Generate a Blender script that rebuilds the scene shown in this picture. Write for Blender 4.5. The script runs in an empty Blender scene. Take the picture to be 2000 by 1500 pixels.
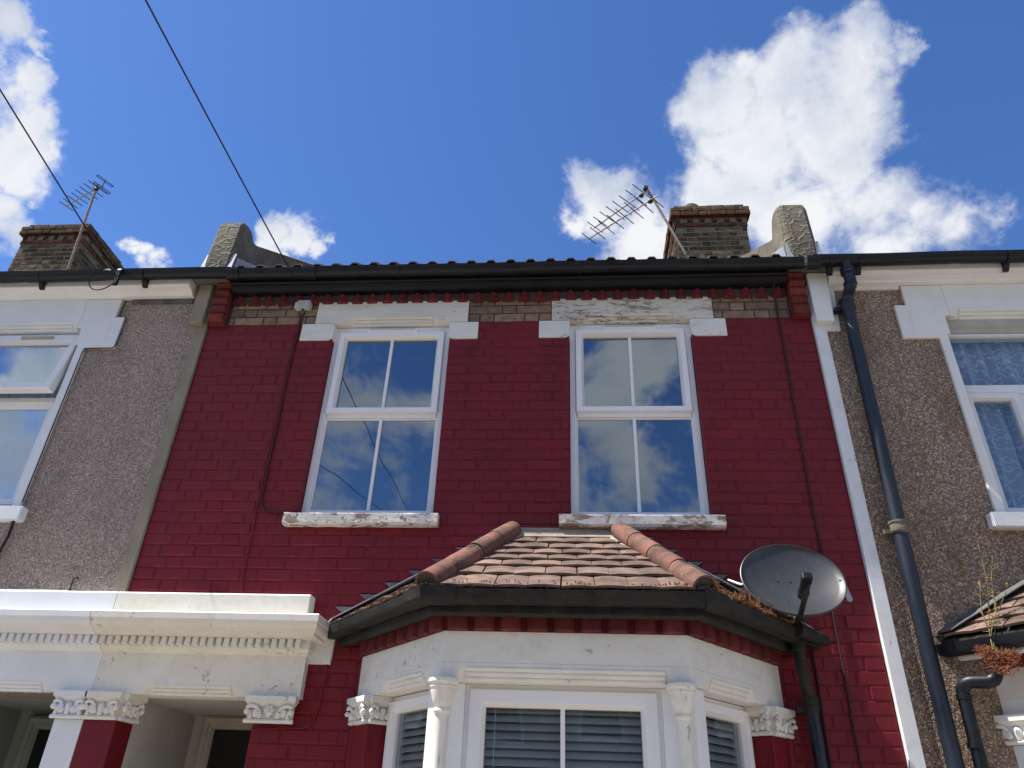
import bpy, bmesh, math, random
from mathutils import Vector, Matrix, noise as mnoise
random.seed(7)
sc = bpy.context.scene
C = sc.collection
R = math.radians

# ------------------------------------------------------------------ camera
cam_d = bpy.data.cameras.new('camera'); cam = bpy.data.objects.new('camera', cam_d); C.objects.link(cam)
cam_d.sensor_width = 36.0; cam_d.lens = 25.92; cam_d.clip_start = 0.05; cam_d.clip_end = 3000
_f = Vector((-0.07910621, 0.85185781, 0.51776489)); _r = Vector((0.99683916, 0.07142263, 0.03479231)); _u = Vector((0.00734203, -0.5188806, 0.8548152))
cam.matrix_world = Matrix(((_r.x, _u.x, -_f.x, 0.0), (_r.y, _u.y, -_f.y, -4.5), (_r.z, _u.z, -_f.z, 1.6), (0, 0, 0, 1)))
sc.camera = cam

# ------------------------------------------------------------------ light
SUN = Vector((-1.0, -0.190, 1.85)).normalized()      # towards the sun: from the left, high, nearly in the plane of the terrace
sd = bpy.data.lights.new('sun', 'SUN'); sd.energy = 5.0; sd.angle = R(0.53); sd.color = (1.0, 0.95, 0.87)
so = bpy.data.objects.new('sun', sd); C.objects.link(so)
so.rotation_euler = SUN.to_track_quat('Z', 'Y').to_euler()
sc.view_settings.view_transform = 'Standard'; sc.view_settings.look = 'None'
sc.view_settings.exposure = 0.76; sc.view_settings.gamma = 1.0
sc.view_settings.use_curve_mapping = False
sc.cycles.caustics_reflective = False; sc.cycles.caustics_refractive = False

# ------------------------------------------------------------------ sky with cumulus clouds
def make_world():
    w = bpy.data.worlds.new('World'); sc.world = w; w.use_nodes = True
    nt = w.node_tree; N = nt.nodes; L = nt.links
    for n in list(N): N.remove(n)
    out = N.new('ShaderNodeOutputWorld'); bg = N.new('ShaderNodeBackground'); bg.inputs[1].default_value = 0.13
    L.new(bg.outputs[0], out.inputs[0])
    sky = N.new('ShaderNodeTexSky'); sky.sky_type = 'NISHITA'; sky.sun_disc = False
    sky.sun_elevation = math.asin(SUN.z); sky.sun_rotation = math.atan2(SUN.x, SUN.y)
    sky.altitude = 50; sky.air_density = 1.0; sky.dust_density = 0.15; sky.ozone_density = 1.6
    hs = N.new('ShaderNodeHueSaturation'); hs.inputs['Saturation'].default_value = 1.26; hs.inputs['Value'].default_value = 0.80; hs.inputs['Hue'].default_value = 0.511
    L.new(sky.outputs[0], hs.inputs['Color'])
    tc = N.new('ShaderNodeTexCoord')
    nor = N.new('ShaderNodeVectorMath'); nor.operation = 'NORMALIZE'; L.new(tc.outputs['Generated'], nor.inputs[0])
    D = nor.outputs[0]
    def mth(op, a, b=None, clamp=False):
        n = N.new('ShaderNodeMath'); n.operation = op; n.use_clamp = clamp
        for i, v in enumerate((a, b)):
            if v is None: continue
            if isinstance(v, (int, float)): n.inputs[i].default_value = v
            else: L.new(v, n.inputs[i])
        return n.outputs[0]
    def mapr(v, a, b, c=0.0, d=1.0, smooth=True):
        n = N.new('ShaderNodeMapRange'); n.interpolation_type = 'SMOOTHSTEP' if smooth else 'LINEAR'; n.clamp = True
        L.new(v, n.inputs[0])
        for i, t in enumerate((a, b, c, d)): n.inputs[i + 1].default_value = t
        return n.outputs[0]
    def noise(vec, scale, detail, rough, dist=0.0):
        n = N.new('ShaderNodeTexNoise'); n.inputs['Scale'].default_value = scale; n.inputs['Detail'].default_value = detail
        n.inputs['Roughness'].default_value = rough; n.inputs['Distortion'].default_value = dist; L.new(vec, n.inputs['Vector']); return n
    # heaps of cumulus: directions (x, y, z) and angular sizes
    heaps = CLOUDS
    warp = noise(D, 7.0, 4, 0.55)
    ws = N.new('ShaderNodeVectorMath'); ws.operation = 'SUBTRACT'; L.new(warp.outputs['Color'], ws.inputs[0]); ws.inputs[1].default_value = (.5, .5, .5)
    wk = N.new('ShaderNodeVectorMath'); wk.operation = 'SCALE'; L.new(ws.outputs[0], wk.inputs[0]); wk.inputs['Scale'].default_value = 0.07
    wd = N.new('ShaderNodeVectorMath'); wd.operation = 'ADD'; L.new(D, wd.inputs[0]); L.new(wk.outputs[0], wd.inputs[1])
    warp2 = noise(D, 30.0, 6, 0.6)
    ws2 = N.new('ShaderNodeVectorMath'); ws2.operation = 'SUBTRACT'; L.new(warp2.outputs['Color'], ws2.inputs[0]); ws2.inputs[1].default_value = (.5, .5, .5)
    wk2 = N.new('ShaderNodeVectorMath'); wk2.operation = 'SCALE'; L.new(ws2.outputs[0], wk2.inputs[0]); wk2.inputs['Scale'].default_value = 0.055
    wd2 = N.new('ShaderNodeVectorMath'); wd2.operation = 'ADD'; L.new(wd.outputs[0], wd2.inputs[0]); L.new(wk2.outputs[0], wd2.inputs[1])
    best = None
    for (x, y, z, rad, k) in heaps:
        dn = N.new('ShaderNodeVectorMath'); dn.operation = 'DISTANCE'; L.new(wd2.outputs[0], dn.inputs[0]); dn.inputs[1].default_value = (x, y, z)
        m = N.new('ShaderNodeMath'); m.operation = 'MULTIPLY_ADD'; L.new(dn.outputs['Value'], m.inputs[0]); m.inputs[1].default_value = -1.0 / rad; m.inputs[2].default_value = k
        best = m.outputs[0] if best is None else mth('SMOOTH_MAX', best, m.outputs[0])
        if best.node.type == 'MATH' and best.node.operation == 'SMOOTH_MAX': best.node.inputs[2].default_value = 0.12
    best = mth('MAXIMUM', best, -0.8)
    fine = noise(D, 14.0, 12, 0.61, 0.2)
    fine0 = mth('MULTIPLY', mth('SUBTRACT', fine.outputs['Fac'], 0.5), 1.85)
    dens_a = mth('ADD', best, fine0)
    # scattered cumulus over the rest of the sky, behind the viewer
    sep = N.new('ShaderNodeSeparateXYZ'); L.new(D, sep.inputs[0])
    cov = noise(D, 3.1, 8, 0.6, 0.4)
    behind = mapr(sep.outputs['Y'], 0.28, 0.0)
    low = mth('MULTIPLY', mth('SUBTRACT', cov.outputs['Fac'], 0.492), 7.5)
    dens_b = mth('ADD', low, mth('MULTIPLY', mth('SUBTRACT', behind, 1.0), 3.0))
    dens = mth('MAXIMUM', dens_a, dens_b)
    alpha = mapr(dens, -0.06, 0.62)
    alpha = mth('MULTIPLY', alpha, mapr(sep.outputs['Z'], -0.02, 0.12))
    alpha = mth('MULTIPLY', alpha, 0.97)
    # cloud body: bright rims, slightly grey-blue thick parts
    thick = mapr(dens, 0.08, 0.50)
    bil = noise(D, 5.0, 7, 0.56, 0.25)
    sh = mth('MULTIPLY', thick, mapr(bil.outputs['Fac'], 0.36, 0.66))
    cc = N.new('ShaderNodeMix'); cc.data_type = 'RGBA'; L.new(sh, cc.inputs[0])
    cc.inputs[6].default_value = (4.25, 4.3, 4.4, 1); cc.inputs[7].default_value = (2.5, 2.8, 3.4, 1)
    mx = N.new('ShaderNodeMix'); mx.data_type = 'RGBA'; L.new(alpha, mx.inputs[0]); L.new(hs.outputs[0], mx.inputs[6]); L.new(cc.outputs[2], mx.inputs[7])
    L.new(mx.outputs[2], bg.inputs[0])
    w.cycles.sampling_method = 'MANUAL'; w.cycles.sample_map_resolution = 1024

def heap(px, py, rad, k=1.0):
    # measured in the photograph's 2000 x 1500 grid, kept as a compass direction
    x = (px - 1000) / 1440.0; y = (750 - py) / 1440.0
    d = _f + _r * x + _u * y; l = d.length; d.normalize()
    return (d.x, d.y, d.z, rad / 1440.0 / l, k)
CLOUDS = [heap(*h) for h in (
    (1395, 200, 110), (1450, 150, 70, .8), (1540, 165, 120), (1680, 130, 105), (1780, 85, 60, .85), (1470, 300, 150), (1620, 260, 140), (1400, 400, 130, .9),
    (1560, 420, 190, .85), (1680, 400, 170, .8), (1730, 470, 200, .58), (1800, 410, 150, .46), (1870, 450, 160, .44), (1950, 430, 100, .34), (1190, 390, 100, .9), (1130, 420, 50, .8), (1260, 465, 110, .85), (1340, 470, 120, .9),
    (5, 50, 62), (30, 160, 60), (25, 290, 90), (-10, 420, 85), (-90, 230, 150), (555, 440, 40, .8), (595, 455, 46, .85), (630, 478, 34, .7), (548, 490, 46, .8), (262, 488, 30, .7), (288, 510, 40, .75),
    (62, 95, 38, .8), (55, 235, 56), (82, 275, 40, .8), (40, 345, 60), (60, 385, 40, .7), (25, 455, 62), (60, 120, 26, .7), (85, 330, 24, .5),
    (1540, 42, 40, .45), (1690, 18, 44, .45))]
make_world()

# ------------------------------------------------------------------ materials
MATS = {}
def new_mat(name):
    m = bpy.data.materials.new(name); m.use_nodes = True
    nt = m.node_tree; b = nt.nodes['Principled BSDF']; MATS[name] = m
    return m, nt, nt.nodes, nt.links, b
def n_noise(N, L, vec, scale, detail=5, rough=0.55, dist=0.0):
    n = N.new('ShaderNodeTexNoise'); n.inputs['Scale'].default_value = scale; n.inputs['Detail'].default_value = detail
    n.inputs['Roughness'].default_value = rough; n.inputs['Distortion'].default_value = dist
    if vec: L.new(vec, n.inputs['Vector'])
    return n
def n_ramp(N, L, fac, stops):
    r = N.new('ShaderNodeValToRGB'); e = r.color_ramp.elements
    while len(e) < len(stops): e.new(0.5)
    for i, (p, c) in enumerate(stops):
        e[i].position = p; e[i].color = (c[0], c[1], c[2], 1) if not isinstance(c, (int, float)) else (c, c, c, 1)
    L.new(fac, r.inputs[0]); return r
def n_mix(N, L, fac, a, b, mode='MIX'):
    m = N.new('ShaderNodeMix'); m.data_type = 'RGBA'; m.blend_type = mode
    if isinstance(fac, (int, float)): m.inputs[0].default_value = fac
    else: L.new(fac, m.inputs[0])
    for i, v in ((6, a), (7, b)):
        if isinstance(v, tuple): m.inputs[i].default_value = (v[0], v[1], v[2], 1)
        else: L.new(v, m.inputs[i])
    return m.outputs[2]
def pos(N, L, stretch=(1, 1, 1)):
    g = N.new('ShaderNodeNewGeometry')
    mp = N.new('ShaderNodeMapping'); mp.inputs['Scale'].default_value = stretch; L.new(g.outputs['Position'], mp.inputs[0])
    return mp.outputs[0]
def bump(N, L, b, h, strength=0.4, dist=0.004, chain=None):
    n = N.new('ShaderNodeBump'); n.inputs['Strength'].default_value = strength; n.inputs['Distance'].default_value = dist
    L.new(h, n.inputs['Height'])
    if chain is not None: L.new(chain, n.inputs['Normal'])
    L.new(n.outputs[0], b.inputs['Normal']); return n.outputs[0]
def simple(name, c1, c2, scale=8, rough=0.6, spec=0.4, bs=0.25, bscale=60, bd=0.003, metal=0.0, vary=0.0, stretch=(1, 1, 1), lo=0.35, hi=0.65, rough2=None, specks=None):
    m, nt, N, L, b = new_mat(name)
    P = pos(N, L, stretch)
    n1 = n_noise(N, L, P, scale, 7, 0.62, 0.3)
    col = n_ramp(N, L, n1.outputs['Fac'], [(lo, c1), (hi, c2)]).outputs[0]
    if specks:
        sn = n_noise(N, L, P, 38, 6, 0.7, 0.4); sm = n_ramp(N, L, sn.outputs['Fac'], [(0.61, 0.0), (0.70, 0.85)]).outputs[0]; col = n_mix(N, L, sm, col, specks)
    if vary:
        oi = N.new('ShaderNodeObjectInfo'); mr = N.new('ShaderNodeMapRange'); L.new(oi.outputs['Random'], mr.inputs[0])
        mr.inputs[3].default_value = 1 - vary; mr.inputs[4].default_value = 1 + vary
        hsv = N.new('ShaderNodeHueSaturation'); L.new(mr.outputs[0], hsv.inputs['Value']); L.new(col, hsv.inputs['Color']); col = hsv.outputs[0]
    L.new(col, b.inputs['Base Color'])
    if rough2 is not None:
        r = N.new('ShaderNodeMapRange'); L.new(n1.outputs['Fac'], r.inputs[0]); r.inputs[1].default_value = lo; r.inputs[2].default_value = hi
        r.inputs[3].default_value = rough; r.inputs[4].default_value = rough2; L.new(r.outputs[0], b.inputs['Roughness'])
    else: b.inputs['Roughness'].default_value = rough
    b.inputs['Specular IOR Level'].default_value = spec; b.inputs['Metallic'].default_value = metal
    if bs:
        n2 = n_noise(N, L, P, bscale, 6, 0.6); bump(N, L, b, n2.outputs['Fac'], bs, bd)
    return m
def peeling(name, paint, paint2, under, under2, amount, scale=9, stretch=(1, 1, 1), dirt=(0.25, 0.24, 0.21), dirt_amt=0.35, flake=22, cracks=0.0):
    """old masonry paint: chips that show what lies below, fine dirt and curled edges"""
    m, nt, N, L, b = new_mat(name)
    P = pos(N, L, stretch)
    big = n_noise(N, L, P, scale * 0.35, 5, 0.6, 0.4)
    col = n_ramp(N, L, big.outputs['Fac'], [(0.3, paint), (0.7, paint2)]).outputs[0]
    dn = n_noise(N, L, P, scale * 1.3, 9, 0.72, 0.8)
    dm = n_ramp(N, L, dn.outputs['Fac'], [(0.47, 0.0), (0.76, dirt_amt)]).outputs[0]
    col = n_mix(N, L, dm, col, dirt)
    fl = n_noise(N, L, P, flake, 8, 0.62, 0.7)
    area = n_noise(N, L, P, scale * 0.5, 3, 0.5)
    s = N.new('ShaderNodeMath'); s.operation = 'MULTIPLY_ADD'; L.new(area.outputs['Fac'], s.inputs[0]); s.inputs[1].default_value = 0.55; L.new(fl.outputs['Fac'], s.inputs[2])
    thr = 0.98 - amount
    mask = n_ramp(N, L, s.outputs[0], [(thr, 0.0), (thr + 0.02, 1.0)]).outputs[0]
    ck = n_noise(N, L, P, flake * 0.8, 9, 0.68, 1.2)
    d1 = N.new('ShaderNodeMath'); d1.operation = 'SUBTRACT'; L.new(ck.outputs['Fac'], d1.inputs[0]); d1.inputs[1].default_value = 0.5
    d2 = N.new('ShaderNodeMath'); d2.operation = 'ABSOLUTE'; L.new(d1.outputs[0], d2.inputs[0])
    d3 = n_ramp(N, L, d2.outputs[0], [(0.006, cracks), (0.014, 0.0)]).outputs[0]
    ar = n_ramp(N, L, s.outputs[0], [(thr - 0.16, 0.0), (thr - 0.06, 0.8)]).outputs[0]
    d4 = N.new('ShaderNodeMath'); d4.operation = 'MULTIPLY'; L.new(d3, d4.inputs[0]); L.new(ar, d4.inputs[1])
    d5 = N.new('ShaderNodeMath'); d5.operation = 'MAXIMUM'; L.new(mask, d5.inputs[0]); L.new(d4.outputs[0], d5.inputs[1]); mask = d5.outputs[0]
    un = n_noise(N, L, P, 40, 6, 0.6)
    uc = n_ramp(N, L, un.outputs['Fac'], [(0.35, under), (0.65, under2)]).outputs[0]
    col = n_mix(N, L, mask, col, uc)
    L.new(col, b.inputs['Base Color']); b.inputs['Roughness'].default_value = 0.62; b.inputs['Specular IOR Level'].default_value = 0.35
    inv = N.new('ShaderNodeMath'); inv.operation = 'SUBTRACT'; inv.inputs[0].default_value = 1.0; L.new(mask, inv.inputs[1])
    fine = n_noise(N, L, P, 70, 5, 0.6)
    ch = bump(N, L, b, fine.outputs['Fac'], 0.22, 0.003)
    bump(N, L, b, inv.outputs[0], 0.9, 0.0025, ch)
    return m

def make_red(name, chips):
    m, nt, N, L, b = new_mat(name)
    P = pos(N, L)
    n1 = n_noise(N, L, P, 2.2, 6, 0.6, 0.2)
    col = n_ramp(N, L, n1.outputs['Fac'], [(0.3, (0.142, 0.0064, 0.0125)), (0.7, (0.178, 0.0085, 0.0165))]).outputs[0]
    oi = N.new('ShaderNodeObjectInfo'); mr = N.new('ShaderNodeMapRange'); L.new(oi.outputs['Random'], mr.inputs[0]); mr.inputs[3].default_value = 0.95; mr.inputs[4].default_value = 1.07
    hsv = N.new('ShaderNodeHueSaturation'); L.new(mr.outputs[0], hsv.inputs['Value']); L.new(col, hsv.inputs['Color']); col = hsv.outputs[0]
    dust = n_noise(N, L, pos(N, L, (1, 1, 0.5)), 9, 8, 0.7, 0.5)
    dm = n_ramp(N, L, dust.outputs['Fac'], [(0.58, 0.0), (0.85, 0.24)]).outputs[0]
    col = n_mix(N, L, dm, col, (0.24, 0.085, 0.085))
    wash = n_noise(N, L, pos(N, L, (1.6, 1.6, 0.28)), 3.2, 7, 0.66, 0.6)
    wm_ = n_ramp(N, L, wash.outputs['Fac'], [(0.28, 0.30), (0.50, 0.0)]).outputs[0]
    col = n_mix(N, L, wm_, col, (0.052, 0.0040, 0.0085))
    chip = n_noise(N, L, P, 13, 5, 0.55, 0.2)
    cm = n_ramp(N, L, chip.outputs['Fac'], [(0.80 - chips, 0.0), (0.808 - chips, 1.0)]).outputs[0]
    col = n_mix(N, L, cm, col, (0.30, 0.085, 0.045))
    L.new(col, b.inputs['Base Color']); b.inputs['Roughness'].default_value = 0.5; b.inputs['Specular IOR Level'].default_value = 0.3
    n2 = n_noise(N, L, P, 55, 6, 0.6); n3 = n_noise(N, L, P, 14, 4, 0.5)
    ch = bump(N, L, b, n3.outputs['Fac'], 0.35, 0.008)
    bump(N, L, b, n2.outputs['Fac'], 0.3, 0.003, ch)
    return m
make_red('red_paint', 0.0)
simple('spalled_brick', (0.17, 0.05, 0.026), (0.27, 0.095, 0.05), 30, 0.95, 0.1, 0.9, 70, 0.012)

def make_pebble(name, dark, mid, light, pale, tint, stain):
    m, nt, N, L, b = new_mat(name)
    P = pos(N, L)
    wv = n_noise(N, L, P, 60, 3, 0.5)
    ad = N.new('ShaderNodeVectorMath'); ad.operation = 'MULTIPLY_ADD'; L.new(wv.outputs['Color'], ad.inputs[0]); ad.inputs[1].default_value = (.006,) * 3; L.new(P, ad.inputs[2])
    v = N.new('ShaderNodeTexVoronoi'); v.inputs['Scale'].default_value = 122; v.inputs['Randomness'].default_value = 1.0; L.new(ad.outputs[0], v.inputs['Vector'])
    sp = N.new('ShaderNodeSeparateXYZ'); L.new(v.outputs['Color'], sp.inputs[0])
    col = n_ramp(N, L, sp.outputs[0], [(0.0, dark), (0.35, mid), (0.75, light), (0.97, pale)]).outputs[0]
    hue = n_ramp(N, L, sp.outputs[1], [(0.0, (1, 1, 1)), (0.55, (1.0, 0.97, 0.94)), (1.0, tint)]).outputs[0]
    col = n_mix(N, L, 1.0, col, hue, 'MULTIPLY')
    edge = n_ramp(N, L, v.outputs['Distance'], [(0.35, 1.0), (0.8, 0.6)]).outputs[0]
    col = n_mix(N, L, 1.0, col, edge, 'MULTIPLY')
    big = n_noise(N, L, pos(N, L, (1.0, 1.0, 0.55)), 2.1, 6, 0.62, 0.5)
    bm = n_ramp(N, L, big.outputs['Fac'], [(0.42, 0.0), (0.75, 0.75)]).outputs[0]
    col = n_mix(N, L, bm, col, n_mix(N, L, 1.0, col, stain, 'MULTIPLY'))
    L.new(col, b.inputs['Base Color']); b.inputs['Roughness'].default_value = 0.5; b.inputs['Specular IOR Level'].default_value = 0.5
    inv = N.new('ShaderNodeMath'); inv.operation = 'SUBTRACT'; inv.inputs[0].default_value = 1.0; L.new(v.outputs['Distance'], inv.inputs[1])
    bump(N, L, b, inv.outputs[0], 0.8, 0.007)
    return m
make_pebble('pebbledash_grey', (0.225, 0.182, 0.154), (0.345, 0.28, 0.238), (0.46, 0.38, 0.325), (0.63, 0.55, 0.475), (1.0, 0.80, 0.76), (0.66, 0.63, 0.62))
make_pebble('pebbledash_brown', (0.150, 0.104, 0.076), (0.275, 0.197, 0.148), (0.42, 0.315, 0.242), (0.74, 0.63, 0.49), (1.0, 0.78, 0.66), (0.58, 0.52, 0.42))

simple('yellow_brick', (0.17, 0.115, 0.082), (0.30, 0.205, 0.145), 16, 0.85, 0.2, 0.5, 90, 0.004, vary=0.3)
simple('old_mortar', (0.042, 0.040, 0.042), (0.085, 0.080, 0.078), 14, 0.9, 0.2, 0.4, 70, 0.004)
simple('red_brick', (0.095, 0.014, 0.019), (0.140, 0.024, 0.026), 16, 0.7, 0.25, 0.4, 80, 0.003, vary=0.2)
simple('rubbed_brick', (0.11, 0.020, 0.018), (0.17, 0.036, 0.027), 16, 0.75, 0.25, 0.4, 80, 0.003, vary=0.18)
simple('chimney_brick', (0.055, 0.042, 0.030), (0.15, 0.105, 0.062), 13, 0.92, 0.15, 0.7, 60, 0.006, vary=0.45)
simple('chimney_red_brick', (0.070, 0.034, 0.025), (0.150, 0.066, 0.045), 13, 0.9, 0.15, 0.6, 60, 0.005, vary=0.35)
simple('chimney_mortar', (0.125, 0.108, 0.078), (0.24, 0.21, 0.155), 12, 0.95, 0.1, 0.6, 50, 0.006)
simple('upvc', (0.80, 0.80, 0.82), (0.84, 0.84, 0.85), 3, 0.26, 0.5, 0.0)
simple('upvc_old', (0.74, 0.75, 0.76), (0.81, 0.81, 0.81), 5, 0.34, 0.5, 0.05, 30, 0.002)
simple('white_paint', (0.75, 0.745, 0.72), (0.81, 0.805, 0.785), 6, 0.55, 0.35, 0.18, 45, 0.003)
simple('blue_white_paint', (0.72, 0.735, 0.755), (0.785, 0.795, 0.81), 4, 0.5, 0.35, 0.15, 45, 0.003)
peeling('cream_paint', (0.735, 0.705, 0.625), (0.79, 0.77, 0.705), (0.50, 0.46, 0.38), (0.62, 0.58, 0.5), 0.03, 8, (1, 1, 1), (0.42, 0.38, 0.32), 0.30, 26)
peeling('lintel_paint', (0.66, 0.625, 0.57), (0.77, 0.745, 0.69), (0.36, 0.29, 0.24), (0.45, 0.37, 0.31), 0.02, 8, (0.35, 1, 1.6), (0.42, 0.36, 0.32), 0.45, 22)
peeling('lintel_flaked', (0.62, 0.575, 0.52), (0.75, 0.72, 0.66), (0.27, 0.20, 0.155), (0.40, 0.33, 0.27), 0.115, 8, (0.38, 1, 1.5), (0.46, 0.38, 0.32), 0.25, 30, 1.0)
peeling('sill_paint', (0.66, 0.64, 0.60), (0.74, 0.72, 0.68), (0.22, 0.185, 0.14), (0.34, 0.24, 0.20), 0.10, 9, (0.6, 1, 1), (0.36, 0.31, 0.25), 0.35, 20, 1.0)
peeling('sill_flaked', (0.60, 0.56, 0.55), (0.70, 0.66, 0.63), (0.20, 0.165, 0.12), (0.34, 0.255, 0.22), 0.165, 9, (0.6, 1, 1), (0.34, 0.29, 0.23), 0.35, 18, 1.0)
peeling('bay_paint', (0.73, 0.715, 0.665), (0.79, 0.78, 0.735), (0.46, 0.44, 0.40), (0.56, 0.54, 0.49), 0.035, 7, (0.6, 1, 1), (0.36, 0.34, 0.32), 0.34, 30)
peeling('column_paint', (0.72, 0.69, 0.62), (0.79, 0.77, 0.71), (0.28, 0.25, 0.2), (0.42, 0.39, 0.33), 0.075, 9, (1.6, 1.6, 0.35), (0.30, 0.28, 0.24), 0.4, 24)
peeling('strip_paint', (0.72, 0.74, 0.76), (0.79, 0.80, 0.81), (0.45, 0.43, 0.4), (0.55, 0.52, 0.48), 0.015, 8, (1, 1, 1), (0.3, 0.29, 0.28), 0.25, 30)
simple('cement', (0.225, 0.198, 0.150), (0.325, 0.29, 0.225), 5, 0.9, 0.2, 0.5, 40, 0.005, stretch=(1, 1, 0.6))
simple('dark_cement', (0.085, 0.08, 0.075), (0.17, 0.16, 0.145), 9, 0.9, 0.2, 0.5, 40, 0.005)
simple('plaster', (0.42, 0.41, 0.38), (0.50, 0.485, 0.45), 3, 0.8, 0.2, 0.2, 25, 0.004)
simple('green_plaster', (0.24, 0.27, 0.25), (0.30, 0.325, 0.30), 3, 0.6, 0.3, 0.2, 25, 0.004)
simple('trim_paint', (0.40, 0.37, 0.31), (0.48, 0.45, 0.38), 6, 0.5, 0.3, 0.2, 30, 0.003)
simple('black_plastic', (0.005, 0.0065, 0.010), (0.011, 0.013, 0.018), 5, 0.36, 0.32, 0.12, 25, 0.003, rough2=0.5)
simple('black_paint', (0.004, 0.005, 0.007), (0.009, 0.010, 0.012), 8, 0.42, 0.3, 0.4, 30, 0.004, rough2=0.6)
simple('old_black_paint', (0.006, 0.006, 0.007), (0.028, 0.026, 0.022), 9, 0.5, 0.3, 0.6, 30, 0.005, rough2=0.8, specks=(0.075, 0.068, 0.055))
simple('pipe_black', (0.003, 0.006, 0.013), (0.012, 0.019, 0.033), 7, 0.30, 0.45, 0.45, 28, 0.004, rough2=0.5, stretch=(1, 1, 0.25))
simple('pipe_collar', (0.10, 0.085, 0.06), (0.20, 0.175, 0.135), 20, 0.7, 0.3, 0.4, 60, 0.003)
simple('cable_black', (0.008, 0.008, 0.010), (0.014, 0.013, 0.014), 10, 0.6, 0.3, 0.0)
simple('cable_brown', (0.026, 0.014, 0.013), (0.045, 0.022, 0.02), 10, 0.6, 0.3, 0.0)
simple('cable_grey', (0.26, 0.26, 0.26), (0.36, 0.35, 0.34), 10, 0.6, 0.3, 0.0)
simple('lead', (0.075, 0.075, 0.078), (0.16, 0.155, 0.15), 10, 0.75, 0.4, 0.4, 35, 0.005)
simple('zinc', (0.24, 0.28, 0.32), (0.42, 0.47, 0.52), 7, 0.45, 0.5, 0.3, 20, 0.005, stretch=(3, 3, 0.4))
simple('clay_tile', (0.098, 0.070, 0.058), (0.222, 0.152, 0.124), 9, 0.9, 0.15, 0.6, 60, 0.004, vary=0.30, lo=0.32, hi=0.62, specks=(0.085, 0.075, 0.06))
simple('hip_clay', (0.075, 0.056, 0.048), (0.225, 0.108, 0.084), 8, 0.9, 0.15, 0.7, 50, 0.006, vary=0.16, lo=0.34, hi=0.60, specks=(0.28, 0.24, 0.19))
simple('roof_tile_brown', (0.045, 0.034, 0.03), (0.085, 0.06, 0.05), 9, 0.85, 0.2, 0.5, 60, 0.004, vary=0.25)
simple('mortar_dark', (0.03, 0.028, 0.024), (0.08, 0.072, 0.06), 20, 0.95, 0.1, 0.8, 50, 0.008)
simple('flaunching', (0.30, 0.25, 0.20), (0.42, 0.35, 0.28), 9, 0.9, 0.2, 0.5, 50, 0.005)
simple('aluminium', (0.30, 0.27, 0.24), (0.44, 0.41, 0.38), 20, 0.5, 0.5, 0.0, metal=0.6)
simple('rusty_mast', (0.20, 0.15, 0.11), (0.36, 0.30, 0.25), 25, 0.7, 0.4, 0.2, 60, 0.002)
simple('dark_metal', (0.022, 0.022, 0.024), (0.05, 0.048, 0.046), 20, 0.5, 0.5, 0.0)
simple('galvanised', (0.32, 0.33, 0.34), (0.48, 0.49, 0.5), 20, 0.45, 0.5, 0.0, metal=0.7)
simple('slat', (0.44, 0.425, 0.39), (0.52, 0.50, 0.46), 5, 0.45, 0.4, 0.0)
simple('slat_white', (0.70, 0.70, 0.70), (0.76, 0.76, 0.76), 5, 0.45, 0.4, 0.0)
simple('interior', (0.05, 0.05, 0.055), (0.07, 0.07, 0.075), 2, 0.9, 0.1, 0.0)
simple('door_dark', (0.006, 0.007, 0.008), (0.010, 0.011, 0.012), 5, 0.3, 0.5, 0.0)
simple('grey_plastic', (0.42, 0.42, 0.41), (0.52, 0.52, 0.51), 14, 0.5, 0.4, 0.1, 40, 0.002)
simple('asphalt', (0.045, 0.045, 0.047), (0.075, 0.073, 0.072), 6, 0.9, 0.2, 0.5, 120, 0.006)
simple('paving', (0.31, 0.265, 0.215), (0.42, 0.365, 0.30), 3, 0.85, 0.25, 0.4, 60, 0.005, vary=0.12)
simple('kerb_stone', (0.28, 0.27, 0.26), (0.36, 0.35, 0.34), 6, 0.85, 0.25, 0.4, 60, 0.005)
simple('earth', (0.10, 0.085, 0.06), (0.17, 0.15, 0.11), 4, 0.95, 0.1, 0.6, 40, 0.01)
simple('stock_brick', (0.17, 0.115, 0.075), (0.27, 0.19, 0.125), 12, 0.9, 0.2, 0.5, 60, 0.004)
simple('slate', (0.06, 0.062, 0.07), (0.10, 0.10, 0.11), 8, 0.6, 0.4, 0.4, 30, 0.004)
simple('timber_pole', (0.10, 0.07, 0.045), (0.17, 0.125, 0.085), 5, 0.9, 0.2, 0.5, 30, 0.005, stretch=(4, 4, 0.3))
simple('moss', (0.10, 0.045, 0.022), (0.23, 0.115, 0.06), 40, 0.95, 0.1, 0.0)
simple('weed_red', (0.20, 0.070, 0.040), (0.34, 0.14, 0.075), 40, 0.9, 0.1, 0.0)
simple('weed_green', (0.17, 0.16, 0.055), (0.30, 0.25, 0.11), 40, 0.9, 0.1, 0.0)
simple('blue_cloth', (0.03, 0.10, 0.26), (0.05, 0.16, 0.36), 6, 0.9, 0.1, 0.0)

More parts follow.
